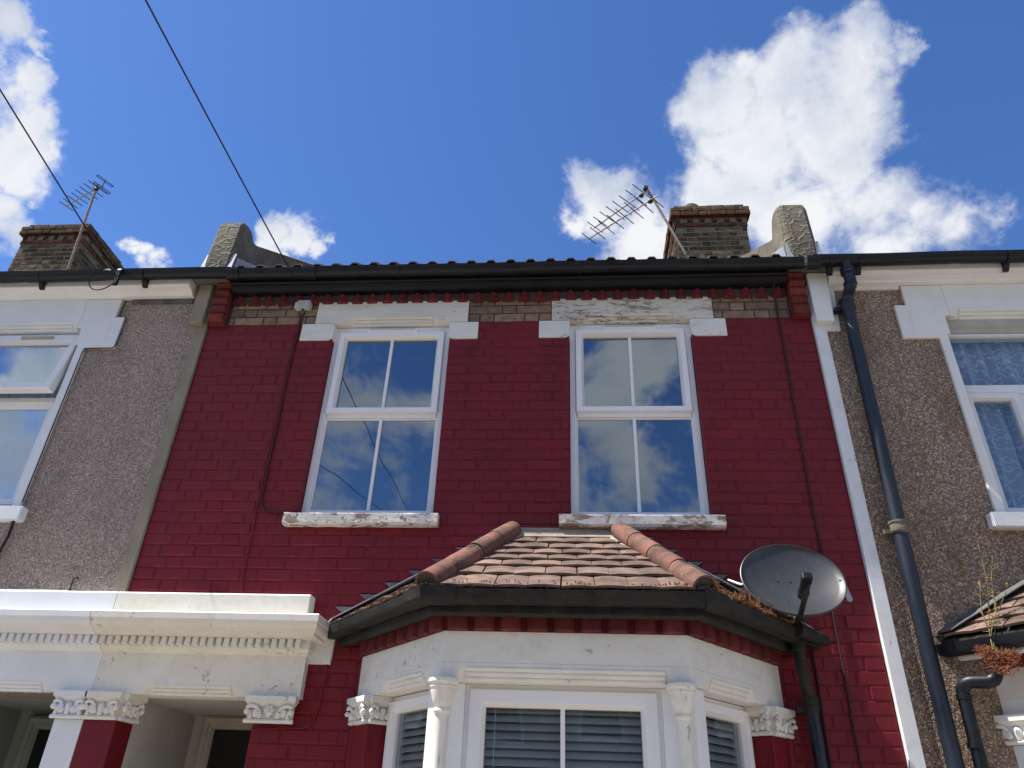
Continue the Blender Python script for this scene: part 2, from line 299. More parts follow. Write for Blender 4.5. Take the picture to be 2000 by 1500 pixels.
def make_render_coping():
    # cement render with raised wavy trowel ridges
    m, nt, N, L, b = new_mat('crazed_render')
    P = pos(N, L)
    n0 = n_noise(N, L, P, 9, 3, 0.5)
    ad = N.new('ShaderNodeVectorMath'); ad.operation = 'MULTIPLY_ADD'; L.new(n0.outputs['Color'], ad.inputs[0]); ad.inputs[1].default_value = (.09,) * 3; L.new(P, ad.inputs[2])
    mp = N.new('ShaderNodeMapping'); mp.inputs['Scale'].default_value = (1, 1, 1.9); L.new(ad.outputs[0], mp.inputs[0])
    v = N.new('ShaderNodeTexVoronoi'); v.feature = 'DISTANCE_TO_EDGE'; v.inputs['Scale'].default_value = 9.5; L.new(mp.outputs[0], v.inputs['Vector'])
    ridge = n_ramp(N, L, v.outputs['Distance'], [(0.0, 1.0), (0.10, 0.0)]).outputs[0]
    n1 = n_noise(N, L, P, 12, 7, 0.65)
    col = n_ramp(N, L, n1.outputs['Fac'], [(0.3, (0.090, 0.078, 0.056)), (0.7, (0.155, 0.135, 0.100))]).outputs[0]
    col = n_mix(N, L, n_mix(N, L, 0.6, (0, 0, 0), ridge), col, (0.235, 0.215, 0.17))
    L.new(col, b.inputs['Base Color']); b.inputs['Roughness'].default_value = 0.95
    n2 = n_noise(N, L, P, 60, 5, 0.6)
    ch = bump(N, L, b, n2.outputs['Fac'], 0.5, 0.006)
    bump(N, L, b, ridge, 0.9, 0.012, ch)
make_render_coping()
simple('plain_render', (0.13, 0.115, 0.085), (0.215, 0.19, 0.15), 7, 0.95, 0.1, 0.7, 60, 0.008)

def make_glass(name, tint, gain, wob=0.0):
    m, nt, N, L, b = new_mat(name)
    N.remove(b); out = N['Material Output']
    lw = N.new('ShaderNodeLayerWeight'); lw.inputs[0].default_value = 0.5
    p = N.new('ShaderNodeMath'); p.operation = 'POWER'; L.new(lw.outputs['Facing'], p.inputs[0]); p.inputs[1].default_value = 4.0
    f = N.new('ShaderNodeMath'); f.operation = 'MULTIPLY_ADD'; f.use_clamp = True; L.new(p.outputs[0], f.inputs[0]); f.inputs[1].default_value = 0.85; f.inputs[2].default_value = gain
    tr = N.new('ShaderNodeBsdfTransparent'); tr.inputs[0].default_value = (*tint, 1)
    gl = N.new('ShaderNodeBsdfGlossy'); gl.inputs['Roughness'].default_value = 0.012; gl.inputs[0].default_value = (0.84, 0.93, 1.0, 1)
    P = pos(N, L); nn = n_noise(N, L, P, 1.6, 2, 0.4)
    bp = N.new('ShaderNodeBump'); bp.inputs['Strength'].default_value = 0.25; bp.inputs['Distance'].default_value = 0.012 + wob; L.new(nn.outputs['Fac'], bp.inputs['Height']); L.new(bp.outputs[0], gl.inputs['Normal'])
    mx = N.new('ShaderNodeMixShader'); L.new(f.outputs[0], mx.inputs[0]); L.new(tr.outputs[0], mx.inputs[1]); L.new(gl.outputs[0], mx.inputs[2])
    L.new(mx.outputs[0], out.inputs['Surface'])
make_glass('glass', (0.42, 0.50, 0.55), 0.21)
make_glass('lace_glass', (0.86, 0.90, 0.93), 0.07)
make_glass('bay_glass', (0.80, 0.85, 0.88), 0.055)
make_glass('bright_glass', (0.80, 0.86, 0.90), 0.30)

def make_lace(name, dense):
    m, nt, N, L, b = new_mat(name)
    P = pos(N, L)
    n0 = n_noise(N, L, P, 8, 2, 0.5)
    ad = N.new('ShaderNodeVectorMath'); ad.operation = 'MULTIPLY_ADD'; L.new(n0.outputs['Color'], ad.inputs[0]); ad.inputs[1].default_value = (.10,) * 3; L.new(P, ad.inputs[2])
    wv = N.new('ShaderNodeTexWave'); wv.wave_type = 'RINGS'; wv.rings_direction = 'SPHERICAL'; wv.inputs['Scale'].default_value = 5.0; wv.inputs['Distortion'].default_value = 9; wv.inputs['Detail'].default_value = 1.2; wv.inputs['Detail Scale'].default_value = 2.6
    L.new(ad.outputs[0], wv.inputs['Vector'])
    line = n_ramp(N, L, wv.outputs['Fac'], [(0.80, 0.0), (0.93, 1.0)]).outputs[0]
    v = N.new('ShaderNodeTexVoronoi'); v.inputs['Scale'].default_value = 20; L.new(ad.outputs[0], v.inputs['Vector'])
    dots = n_ramp(N, L, v.outputs['Distance'], [(0.16, 1.0), (0.22, 0.0)]).outputs[0]
    mk = N.new('ShaderNodeMath'); mk.operation = 'MAXIMUM'; L.new(line, mk.inputs[0]); L.new(dots, mk.inputs[1])
    al = N.new('ShaderNodeMapRange'); L.new(mk.outputs[0], al.inputs[0]); al.inputs[3].default_value = dense; al.inputs[4].default_value = 0.92
    b.inputs['Base Color'].default_value = (0.80, 0.84, 0.88, 1); b.inputs['Roughness'].default_value = 0.9
    L.new(al.outputs[0], b.inputs['Alpha'])
make_lace('lace', 0.60)
simple('curtain_pale', (0.66, 0.70, 0.70), (0.76, 0.79, 0.77), 5, 0.9, 0.1, 0.0)

def make_dish_mat():
    m, nt, N, L, b = new_mat('dish_grey')
    P = pos(N, L); n1 = n_noise(N, L, P, 14, 7, 0.7)
    col = n_ramp(N, L, n1.outputs['Fac'], [(0.35, (0.030, 0.032, 0.038)), (0.62, (0.040, 0.042, 0.048)), (0.80, (0.10, 0.10, 0.105))]).outputs[0]
    L.new(col, b.inputs['Base Color']); b.inputs['Roughness'].default_value = 0.42; b.inputs['Specular IOR Level'].default_value = 0.5
make_dish_mat()

# ------------------------------------------------------------------ mesh building
class MB:
    def __init__(s, M=None): s.v = []; s.f = []; s.M = M
    def p(s, x, y, z):
        v = Vector((x, y, z)); s.v.append(s.M @ v if s.M else v); return len(s.v) - 1
    def pts(s, L): return [s.p(*q) for q in L]
    def face(s, *i): s.f.append(tuple(i))
    def box(s, x0, x1, y0, y1, z0, z1):
        a = s.pts([(x0, y0, z0), (x1, y0, z0), (x1, y1, z0), (x0, y1, z0), (x0, y0, z1), (x1, y0, z1), (x1, y1, z1), (x0, y1, z1)])
        for q in ((0, 3, 2, 1), (4, 5, 6, 7), (0, 1, 5, 4), (1, 2, 6, 5), (2, 3, 7, 6), (3, 0, 4, 7)): s.face(*[a[i] for i in q])
        return s
    def loft(s, rings, closed=True, caps=True):
        ids = [s.pts(r) for r in rings]; n = len(rings[0])
        for a, b in zip(ids, ids[1:]):
            for i in range(n if closed else n - 1):
                j = (i + 1) % n; s.face(a[i], a[j], b[j], b[i])
        if caps and closed: s.face(*ids[0][::-1]); s.face(*ids[-1])
        return s
    def extr_x(s, prof, x0, x1):            # prof: (y, z)
        return s.loft([[(x0, y, z) for y, z in prof], [(x1, y, z) for y, z in prof]])
    def prism_y(s, poly, y0, y1):           # poly: (x, z)
        return s.loft([[(x, y0, z) for x, z in poly], [(x, y1, z) for x, z in poly]])
    def prism_x(s, poly, x0, x1):           # poly: (y, z)
        return s.extr_x(poly, x0, x1)
    def tube(s, P, r, n=8, caps=True):
        P = [Vector(q) for q in P]; rings = []
        up = None
        for i, q in enumerate(P):
            t = (P[min(i + 1, len(P) - 1)] - P[max(i - 1, 0)]).normalized()
            if up is None: up = t.orthogonal().normalized()
            up = (up - t * up.dot(t)).normalized(); w = t.cross(up)
            rr = r[i] if isinstance(r, (list, tuple)) else r
            rings.append([tuple(q + (up * math.cos(a) + w * math.sin(a)) * rr) for a in [2 * math.pi * k / n for k in range(n)]])
        return s.loft(rings, True, caps)
    def lathe(s, prof, c, n=20):            # prof: (r, z)
        return s.loft([[(c[0] + r * math.cos(a), c[1] + r * math.sin(a), z) for a in [2 * math.pi * k / n + 0.2 for k in range(n)]] for r, z in prof])
    def blob(s, c, rx, ry, rz, nu=10, nv=6):
        rings = []
        for j in range(nv + 1):
            t = math.pi * j / nv; rr = max(math.sin(t), 0.03)
            rings.append([(c[0] + rx * rr * math.cos(a), c[1] + ry * rr * math.sin(a), c[2] + rz * math.cos(t)) for a in [2 * math.pi * k / nu for k in range(nu)]])
        return s.loft(rings)
    def torus(s, c, R_, r, n=14, k=6):      # ring facing y
        rings = []
        for i in range(n + 1):
            a = 2 * math.pi * i / n
            rings.append([(c[0] + (R_ + r * math.cos(b)) * math.cos(a), c[1] + r * math.sin(b), c[2] + (R_ + r * math.cos(b)) * math.sin(a)) for b in [2 * math.pi * j / k for j in range(k)]])
        return s.loft(rings, True, False)
    def frame(s, x0, x1, z0, z1, prof):     # prof: (inset, y), swept round a rectangle with mitred corners
        rings = [[(x0 + i, y, z0 + i), (x1 - i, y, z0 + i), (x1 - i, y, z1 - i), (x0 + i, y, z1 - i)] for i, y in prof]
        rings.append(rings[0])
        return s.loft(rings, True, False)
    def sweep(s, path, miters, prof, closed=True, caps=True):   # plan path with mitre vectors, prof: (out, z)
        return s.loft([[(p[0] + o * m[0], p[1] + o * m[1], z) for o, z in prof] for p, m in zip(path, miters)], closed, caps)
    def mesh(s, name, bevel=0.0, seg=1, smooth=False):
        me = bpy.data.meshes.new(name); me.from_pydata([tuple(v) for v in s.v], [], s.f)
        bm = bmesh.new(); bm.from_mesh(me)
        bmesh.ops.remove_doubles(bm, verts=bm.verts, dist=1e-6)
        bmesh.ops.recalc_face_normals(bm, faces=bm.faces)
        if bevel: bmesh.ops.bevel(bm, geom=list(bm.edges), offset=bevel, segments=seg, affect='EDGES', clamp_overlap=True)
        bm.to_mesh(me); bm.free()
        if smooth:
            for p_ in me.polygons: p_.use_smooth = True
            try: me.set_sharp_from_angle(angle=R(40))
            except Exception: pass
        return me
    def build(s, name, mat, parent=None, bevel=0.0, seg=1, smooth=False):
        return put(name, s.mesh(name, bevel, seg, smooth), mat, parent)

def put(name, me, mat, parent=None, M=None):
    if mat and not me.materials: me.materials.append(MATS[mat])
    o = bpy.data.objects.new(name, me); C.objects.link(o)
    if M is not None: o.matrix_world = M
    adopt(o, parent); return o
WORLD = {}
def wm(o): return WORLD.get(o.name, Matrix())
def adopt(o, parent):
    if parent is not None:
        o.parent = parent; o.matrix_parent_inverse = wm(parent).inverted()
def thing(name, label, cat, loc, group=None):
    o = bpy.data.objects.new(name, None); C.objects.link(o); o.location = loc; o.empty_display_size = 0.1
    WORLD[o.name] = Matrix.Translation(loc); tag(o, label, cat, group); return o
def tag(o, label, cat, group=None, kind=None):
    if label: o['label'] = label
    if cat: o['category'] = cat
    if group: o['group'] = group
    if kind: o['kind'] = kind
    return o
def struct(o): o['kind'] = 'structure'; return o

def wall_mesh(mb, x0, x1, z0, z1, holes, yf, depth, reveal=0.2):
    """front and back face with openings, plus the reveals"""
    xs = sorted({x0, x1, *[h[0] for h in holes], *[h[1] for h in holes]}); xs = [x for x in xs if x0 <= x <= x1]
    zs = sorted({z0, z1, *[h[2] for h in holes], *[h[3] for h in holes]}); zs = [z for z in zs if z0 <= z <= z1]
    def hole(i, j):
        cx, cz = (xs[i] + xs[i + 1]) / 2, (zs[j] + zs[j + 1]) / 2
        return any(h[0] < cx < h[1] and h[2] < cz < h[3] for h in holes)
    nx, nz = len(xs) - 1, len(zs) - 1
    for i in range(nx):
        for j in range(nz):
            a, b, c, d = xs[i], xs[i + 1], zs[j], zs[j + 1]
            if hole(i, j): continue
            mb.face(*mb.pts([(a, yf, c), (b, yf, c), (b, yf, d), (a, yf, d)]))
            mb.face(*mb.pts([(a, yf + depth, c), (a, yf + depth, d), (b, yf + depth, d), (b, yf + depth, c)]))
            for (di, dj, q) in ((-1, 0, ((a, c), (a, d))), (1, 0, ((b, d), (b, c))), (0, -1, ((b, c), (a, c))), (0, 1, ((a, d), (b, d)))):
                ii, jj = i + di, j + dj
                if ii < 0 or jj < 0 or ii >= nx or jj >= nz or hole(ii, jj):
                    (p0, q0), (p1, q1) = q
                    mb.face(*mb.pts([(p0, yf, q0), (p1, yf, q1), (p1, yf + depth, q1), (p0, yf + depth, q0)]))
    return mb
GZ = -0.35
XL, XR = -2.813, 1.752
CO = 0.0766                     # brick course
ZT = 4.886                      # top of the painted brickwork

# ------------------------------------------------------------------ ground, pavement, road
mb = MB(); g = [(-1200, -1200, GZ - 0.16), (1200, -1200, GZ - 0.16), (1200, 1200, GZ - 0.16), (-1200, 1200, GZ - 0.16)]; mb.face(*mb.pts(g))
struct(mb.build('ground', 'earth'))
mb = MB(); mb.box(-60, 60, -11.0, -5.6, GZ - 0.3, GZ - 0.13); struct(mb.build('road', 'asphalt'))
pav = struct(MB().box(-60, 60, -5.45, 0.0, GZ - 0.3, GZ - 0.004).build('pavement', 'kerb_stone'))
struct(MB().box(-60, 60, -5.6, -5.45, GZ - 0.3, GZ).build('kerb', 'kerb_stone', None, 0.01))
struct(MB().box(-60, 60, -14.5, -11.0, GZ - 0.3, GZ - 0.004).build('far_pavement', 'paving'))
slab = MB().box(-0.296, 0.296, -0.446, 0.446, -0.02, 0.012).mesh('paving_slab', 0.006)
for i in range(-8, 9):
    for j in range(6):
        put('paving_slab', slab, 'paving', pav, Matrix.Translation((i * 0.6 + (0.3 if j % 2 else 0), -5.0 + j * 0.9, GZ)))

# ------------------------------------------------------------------ houses as roots
house = thing('terraced_house', 'dark red painted brick terraced house with two upper windows and a tiled bay', 'house', (-0.5, 0, GZ))
lhouse = thing('terraced_house', 'grey pebbledashed terraced house whose top-hung window stands open, at the left edge', 'house', (-5.1, 0, GZ))
rhouse = thing('terraced_house', 'brown pebbledashed terraced house with lace curtains and a thick black downpipe', 'house', (4.0, 0, GZ))

# ------------------------------------------------------------------ red house: wall and bricks
W1 = (-1.808, -0.903); W2 = (-0.008, 0.889)
ZS = 3.335
holes = [(W1[0], W1[1], ZS, ZT), (W2[0], W2[1], ZS, ZT), (-2.70, -1.83, GZ, 2.42), (-1.10, 1.02, GZ, 2.4)]
wall = wall_mesh(MB(), XL, XR, GZ, ZT, holes, 0.003, 0.22).build('wall', 'red_paint', house)
ywall = wall_mesh(MB(), XL, XR, ZT, 5.28, [(-1.94, -0.79, ZT, 5.10), (-0.12, 1.04, ZT, 5.10)], 0.003, 0.22).build('upper_wall', 'old_mortar', house)

def brick_into(mb, x0, x1, z0, z1, rng, y0=-0.0022, depth=0.05, ch=0.005, ox=0, oz=0, oy=0):
    j = lambda a: rng.uniform(-a, a)
    yb = y0 + depth; yf = y0 + j(0.0018); ym = yf + 0.0045
    out = [(x0 + j(.0012), z0 + j(.0012)), (x1 + j(.0012), z0 + j(.0012)), (x1 + j(.0012), z1 + j(.0012)), (x0 + j(.0012), z1 + j(.0012))]
    sx = (1, -1, -1, 1); sz = (1, 1, -1, -1)
    back = [(x - ox, yb - oy, z - oz) for x, z in out]
    mid = [(x - ox, ym - oy, z - oz) for x, z in out]
    fr = [(x + sx[i] * (ch + abs(j(.002))) - ox, yf + j(.0008) - oy, z + sz[i] * (ch * .8 + abs(j(.002))) - oz) for i, (x, z) in enumerate(out)]
    mb.loft([back, mid, fr])
def bond(x0, x1, k, skew=-0.12):
    """Flemish bond: long and short faces in turn, shifted half a step in every other course"""
    P, S, J = 0.340, 0.2235, 0.0085
    o = skew + (0.17 if k % 2 else 0.0)
    res = []; n = math.floor((x0 - o) / P) - 1
    while True:
        a = o + n * P
        for s, e in ((a, a + S), (a + S + J, a + P - J)):
            s2, e2 = max(s, x0), min(e, x1)
            if e2 - s2 > 0.028: res.append([s2, e2])
        n += 1
        if a > x1: break
    if res:
        res[0][0] = x0; res[-1][1] = x1
    return res
def cuts(z0, z1):
    zc = (z0 + z1) / 2
    h = []
    if 4.73 < zc < ZT: h += [(-2.055, -0.689), (-0.232, 1.14)]
    elif 3.33 < zc: h += [W1, W2]
    elif 3.25 < zc: h += [(-1.80, -0.91), (-0.0, 0.88)]
    if zc < 2.47: h += [(-1.26, 1.18)]
    if zc < 2.205: h += [(-9, -1.83)]
    elif zc < 2.76: h += [(-9, -1.585)]
    return h
rng = random.Random(3)
reds, yellows = [], []
k = 0
z = ZT
while z > 1.25:
    z1 = z - 0.003; z0 = z - CO + 0.0045
    segs = [(XL + 0.003, XR - 0.003)]
    for a, b in cuts(z0, z1):
        ns = []
        for s, e in segs:
            if b <= s or a >= e: ns.append((s, e)); continue
            if a > s: ns.append((s, a))
            if b < e: ns.append((b, e))
        segs = ns
    for s, e in segs:
        for a, b in bond(s, e, k): reds.append((a, b, z0, z1))
    z -= CO; k += 1
for kk in range(3):
    z0 = ZT + kk * CO + 0.005; z1 = z0 + CO - 0.010
    for s, e in ((-2.655, -1.962), (-0.769, -0.142), (1.061, 1.612)):
        for a, b in bond(s, e, kk + 1, -0.06): yellows.append((a, b, z0, z1))
# the largest 300 as single bricks, the rest of the brickwork in one piece
eye = Vector((0, -4.5, 1.6))
def seen_area(b):
    c = Vector(((b[0] + b[1]) / 2, 0, (b[2] + b[3]) / 2)) - eye
    fwd = c.dot(_f); x = c.dot(_r) / fwd; y = c.dot(_u) / fwd
    if abs(x) > 0.70 or abs(y) > 0.53: return 0
    if c.z + 1.6 < 2.62 and -1.5 < c.x < 1.4: return 0
    return (b[1] - b[0]) / c.length ** 2
reds.sort(key=seen_area, reverse=True)
nred = 300 - len(yellows)
for i, b in enumerate(reds[:nred]):
    cx, cz = (b[0] + b[1]) / 2, (b[2] + b[3]) / 2
    m = MB(); brick_into(m, *b, rng, ox=cx, oz=cz)
    put('brick', m.mesh('brick'), 'spalled_brick' if (abs(cz - 4.772) < .03 and 1.62 < cx < 1.72) else 'red_paint', wall, Matrix.Translation((cx, 0, cz)))
m = MB()
for b in reds[nred:]: brick_into(m, *b, rng)
o = m.build('brickwork', 'red_paint', wall); o['kind'] = 'stuff'
for b in yellows:
    cx, cz = (b[0] + b[1]) / 2, (b[2] + b[3]) / 2
    m = MB(); brick_into(m, *b, rng, ox=cx, oz=cz, y0=-0.004, ch=0.004)
    put('brick', m.mesh('brick'), 'yellow_brick', ywall, Matrix.Translation((cx, 0, cz)))

# dogtooth course under the eaves
tooth = []
for s in range(3):
    m = MB(); a = 0.042
    r_ = random.Random(s)
    c8 = [(a, 0), (0, a), (-a, 0), (0, -a)]
    c8 = [(x * 1.41 + r_.uniform(-.003, .003), y * 1.41 + r_.uniform(-.003, .003)) for x, y in c8]
    m.loft([[(x, y, -0.032) for x, y in c8], [(x, y, 0.040) for x, y in c8]])
    tooth.append(m.mesh('dogtooth_brick', 0.004))
x = -2.60
while x < 1.60:
    put('dogtooth_brick', random.choice(tooth), 'red_brick', ywall, Matrix.Translation((x, 0.002, 5.100 + random.uniform(-.002, .002))) @ Matrix.Rotation(random.uniform(-.06, .06), 4, 'Z'))
    x += 0.1185
MB().box(-2.655, 1.605, -0.018, 0.002, 5.084, 5.150).build('tooth_backing', 'old_mortar', ywall)  # darkness of the gaps between the teeth put into the strip's dark grey
# corbelled red blocks at both ends
cb = []
for s in range(2):
    m = MB(); m.extr_x([(0, 0.034), (-0.078, 0.034), (-0.082, 0.006), (-0.055, -0.030), (0, -0.034)], -0.058, 0.058); cb.append(m.mesh('corbel_brick', 0.004))
for cx in (-2.733, 1.678):
    MB().box(cx - 0.062, cx + 0.062, -0.045, 0.0, 4.87, 5.27).build('corbel_core', 'red_brick', house, 0.003)
    for i in range(5):
        put('corbel_brick', cb[i % 2], 'rubbed_brick', house, Matrix.Translation((cx, -0.006 - 0.002 * i, 4.915 + i * CO)))

# lintels with reeded edge, shoulders, sills
def lintel_profile(yf, ztop, zr, zb, yb, reeds=3, drop=0.06):
    """cross-section with a reeded chamfer at the lower front edge"""
    p = [(yb, ztop), (yf, ztop), (yf, zr)]
    a = Vector((yf, zr)); b = Vector((yf + drop, zb)); d = (b - a); nrm = Vector((-d.y, d.x)).normalized()
    if nrm.x > 0: nrm = -nrm
    for r_ in range(reeds):
        c = a + d * ((r_ + 0.5) / reeds); rad = d.length / reeds / 2 * 0.92
        for t in range(7):
            an = math.pi * t / 6
            q = c - d.normalized() * rad * math.cos(an) + nrm * rad * 0.75 * math.sin(an)
            p.append((q.x, q.y))
    p += [(yf + drop, zb), (yb, zb)]
    return p
def reeded_lintel(name, mat, parent, x0, x1, r0, r1, zb, zt, yf, yb, zr, M=None, drop=0.06, bevel=0.004):
    def sec(x_, f_): return [(x_, yb, zt), (x_, yf, zt), (x_, yf, zb + .0006 + (zr - zb) * f_), (x_, yf + .0006 + drop * f_, zb), (x_, yb, zb)]
    st = [(r0 - .05 + .05 * t / 5, math.sin(t / 5 * math.pi / 2)) for t in range(6)]
    rings = [sec(x0, 0)] + [sec(x_, f_) for x_, f_ in st] + [sec(r0 + r1 - x_, f_) for x_, f_ in st[::-1]] + [sec(x1, 0)]
    o = MB(M).loft(rings).build(name, mat, parent)
    pr = lintel_profile(yf, zt, zr, zb, yb, 3, drop)[3:-2]
    pr = pr + [(pr[-1][0] + .02, pr[-1][1] + .004), (pr[0][0] + .03, pr[0][1] + .004)]
    MB(M).extr_x(pr, r0 + .002, r1 - .002).build('reeded_moulding', mat, o, 0.0, 1, True)
    return o
reeded_lintel('lintel', 'lintel_paint', house, -1.957, -0.774, -1.66, -1.045, ZT, 5.113, -0.014, 0.20, 4.942)
reeded_lintel('lintel', 'lintel_flaked', house, -0.137, 1.056, 0.135, 0.76, ZT, 5.113, -0.014, 0.20, 4.942)
def shoulder(x0, x1, side):
    """block under the lintel end, its inner lower corner rounded"""
    z0, z1 = 4.732, ZT - 0.003
    r_ = 0.045
    if side < 0: poly = [(x0, z0), (x1 - r_, z0)] + [(x1 - r_ + r_ * math.sin(a), z0 + r_ - r_ * math.cos(a)) for a in [math.pi / 2 * i / 5 for i in range(1, 6)]] + [(x1, z1), (x0, z1)]
    else: poly = [(x1, z0), (x0 + r_, z0)] + [(x0 + r_ - r_ * math.sin(a), z0 + r_ - r_ * math.cos(a)) for a in [math.pi / 2 * i / 5 for i in range(1, 6)]] + [(x0, z1), (x1, z1)]
    MB().prism_y(poly, -0.013, 0.20).build('lintel_shoulder', 'bay_paint', house, 0.003)
shoulder(-2.055, -1.80, -1); shoulder(-0.911, -0.689, 1); shoulder(-0.232, -0.002, -1); shoulder(0.884, 1.14, 1)
def sill(x0, x1, mat, parent, z0=3.252, z1=3.335, yf=-0.068, yb=0.07):
    m = MB(); n = 14
    rings = []
    rr = random.Random(x0)
    for i in range(n + 1):
        x_ = x0 + (x1 - x0) * i / n; j = lambda a: rr.uniform(-a, a)
        rings.append([(x_, yb, z1 + .004), (x_, yf + .004 + j(.002), z1 - .006 + j(.002)), (x_, yf + j(.003), z1 - .016), (x_, yf + j(.002), z0 + .012 + j(.004)), (x_, yf + .012 + j(.003), z0 + j(.003)), (x_, yb, z0)])
    m.loft(rings); return m.build('window_sill', mat, parent)
sill(-1.873, -0.855, 'sill_paint', house); sill(-0.079, 0.957, 'sill_flaked', house)

# ------------------------------------------------------------------ windows
def pane(parent, M, x0, x1, z0, z1, y, glass):
    MB(M).box(x0, x1, y, y + 0.006, z0, z1).build('pane', glass, parent)
def two_light_window(parent, x0, x1, z0, z1, zt, M=None, glass='glass', bars=True, mat='upvc', y0=0.052):
    """uPVC window: top-hung sash above a fixed light"""
    fr = MB(M)
    fr.frame(x0 + .004, x1 - .004, z0, z1, [(0, y0 + .07), (0, y0), (0.038, y0), (0.050, y0 + 0.02), (0.050, y0 + .07)])
    w = fr.build('window', mat, parent, 0.0015)
    MB(M).box(x0 + 0.054, x1 - 0.054, y0 + .002, y0 + .068, zt - 0.024, zt + 0.022).build('transom', mat, w, 0.004)
    # opening sash, proud of the frame
    sx0, sx1, sz0, sz1 = x0 + 0.047, x1 - 0.047, zt + 0.010, z1 - 0.05
    s = MB(M); s.frame(sx0, sx1, sz0, sz1, [(0, y0 + .04), (0, y0 - 0.016), (0.004, y0 - 0.022), (0.040, y0 - 0.022), (0.058, y0 + 0.008), (0.058, y0 + .04)])
    sash = s.build('sash', mat, w, 0.001)
    gx0, gx1, gz0, gz1 = sx0 + 0.056, sx1 - 0.056, sz0 + 0.056, sz1 - 0.056
    cx = (x0 + x1) / 2
    lx0, lx1, lz0, lz1 = x0 + 0.052, x1 - 0.052, z0 + 0.052, zt - 0.026
    lw = MB(M); lw.frame(lx0 - .006, lx1 + .006, lz0 - .006, lz1 + .004, [(0, y0 + .03), (0, y0 + .012), (0.012, y0 + .022), (0.012, y0 + .03)]); lw.build('glazing_bead', mat, w)
    for (a, b, c, d) in ((gx0, gx1, gz0, gz1), (lx0, lx1, lz0, lz1)):
        if bars:
            MB(M).box(cx - .0115, cx + .0115, y0 + .012, y0 + .036, c, d).build('glazing_bar', mat, w, 0.002)
            pane(w, M, a, cx - .0112, c, d, y0 + .026, glass); pane(w, M, cx + .0112, b, c, d, y0 + .026, glass)
        else: pane(w, M, a, b, c, d, y0 + .026, glass)
    v = MB(M); v.extr_x([(y0 - .0, z1 - .026), (y0 - .030, z1 - .030), (y0 - .032, z1 - .044), (y0 - .014, z1 - .052), (y0, z1 - .052)], cx - 0.195, cx + 0.195); tv = v.build('trickle_vent', mat, w, 0.003)
    MB(M).box(cx - .18, cx + .18, y0 - .0335, y0 - .028, z1 - .0425, z1 - .036).build('vent_slot', 'grey_plastic', tv)
    return w
two_light_window(house, W1[0], W1[1], ZS + .004, ZT - .004, 4.115)
two_light_window(house, W2[0], W2[1], ZS + .004, ZT - .004, 4.115)
# rooms behind the windows
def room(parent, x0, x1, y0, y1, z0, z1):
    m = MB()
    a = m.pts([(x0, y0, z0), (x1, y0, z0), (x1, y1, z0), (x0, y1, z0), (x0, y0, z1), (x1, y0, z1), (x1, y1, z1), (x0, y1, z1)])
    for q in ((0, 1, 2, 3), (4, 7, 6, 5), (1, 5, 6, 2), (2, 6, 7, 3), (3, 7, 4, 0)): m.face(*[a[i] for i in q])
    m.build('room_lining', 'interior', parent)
room(house, -2.5, -0.5, 0.224, 3.0, 2.75, 5.05); room(house, -0.45, 1.6, 0.224, 3.0, 2.75, 5.05)
room(house, -1.3, 1.2, 0.0, 3.0, GZ + .02, 2.42)
room(lhouse, -5.6, -3.2, 0.224, 3.0, 2.75, 5.05); room(rhouse, 2.2, 4.4, 0.224, 3.0, 2.75, 5.05)

# ------------------------------------------------------------------ venetian blinds
slat_me = {}
def blind(M, x0, x1, ztop, n, gap, y, tilt, label, group, mat='slat', headrail=True, cords=None):
    base = (M @ Vector(((x0 + x1) / 2, y, ztop))) if M else Vector(((x0 + x1) / 2, y, ztop))
    t = thing('venetian_blind', label, 'blind', tuple(base), group)
    if headrail: MB(M).box(x0, x1, y - .02, y + .02, ztop, ztop + .04).build('headrail', mat, t, 0.003)
    w = round(x1 - x0, 4)
    key = (w, mat)
    if key not in slat_me:
        m = MB(); r_ = []
        for xx in (-w / 2, w / 2):
            r_.append([(xx, -.0235, 0), (xx, -.012, .0035), (xx, 0, .0045), (xx, .012, .0035), (xx, .0235, 0), (xx, .0, .003)])
        m.loft(r_); slat_me[key] = m.mesh('slat')
    for i in range(n):
        T = Matrix.Translation(((x0 + x1) / 2, y, ztop - .012 - i * gap)) @ Matrix.Rotation(tilt + random.uniform(-.03, .03), 4, 'X')
        put('slat', slat_me[key], mat, t, (M @ T) if M else T)
    zb = ztop - .012 - n * gap
    MB(M).box(x0, x1, y - .022, y + .022, zb - .018, zb).build('bottom_rail', mat, t, 0.003)
    for c in (cords or ()):
        xx, zz = c; MB(M).tube([(xx, y - .03, ztop), (xx, y - .03, zz)], 0.0022, 5).build('pull_cord', 'slat_white', t)
    return t
blind(None, W1[0] + .02, W1[1] - .02, 4.80, 11, 0.0105, 0.17, 0.0, 'white slatted blind drawn up behind the upper window next to the junction box', 'raised upstairs blinds', 'slat_white', True, [(-1.60, 3.42)])
blind(None, W2[0] + .02, W2[1] - .02, 4.80, 11, 0.0105, 0.17, 0.0, 'white slatted blind drawn up behind the upper window nearer the satellite dish', 'raised upstairs blinds', 'slat_white', True, [(0.16, 3.42)])
m = MB(); rings = []
for i in range(15):
    xx = -1.79 + 0.028 * i; yy = 0.30 + 0.03 * math.sin(i * 1.5)
    rings.append([(xx + 0.02 * math.sin(i), yy, 3.25), (xx * 0.55 - 0.78 + .0 * i, yy, 4.0), (xx * 0.55 - 0.78, yy + .012, 4.0), (xx + 0.02 * math.sin(i), yy + .012, 3.25)])
m.loft(rings); tag(m.build('curtain', 'blue_cloth', None, 0, 1, True), 'blue cloth hanging at the lower corner inside the upper window', 'curtain')

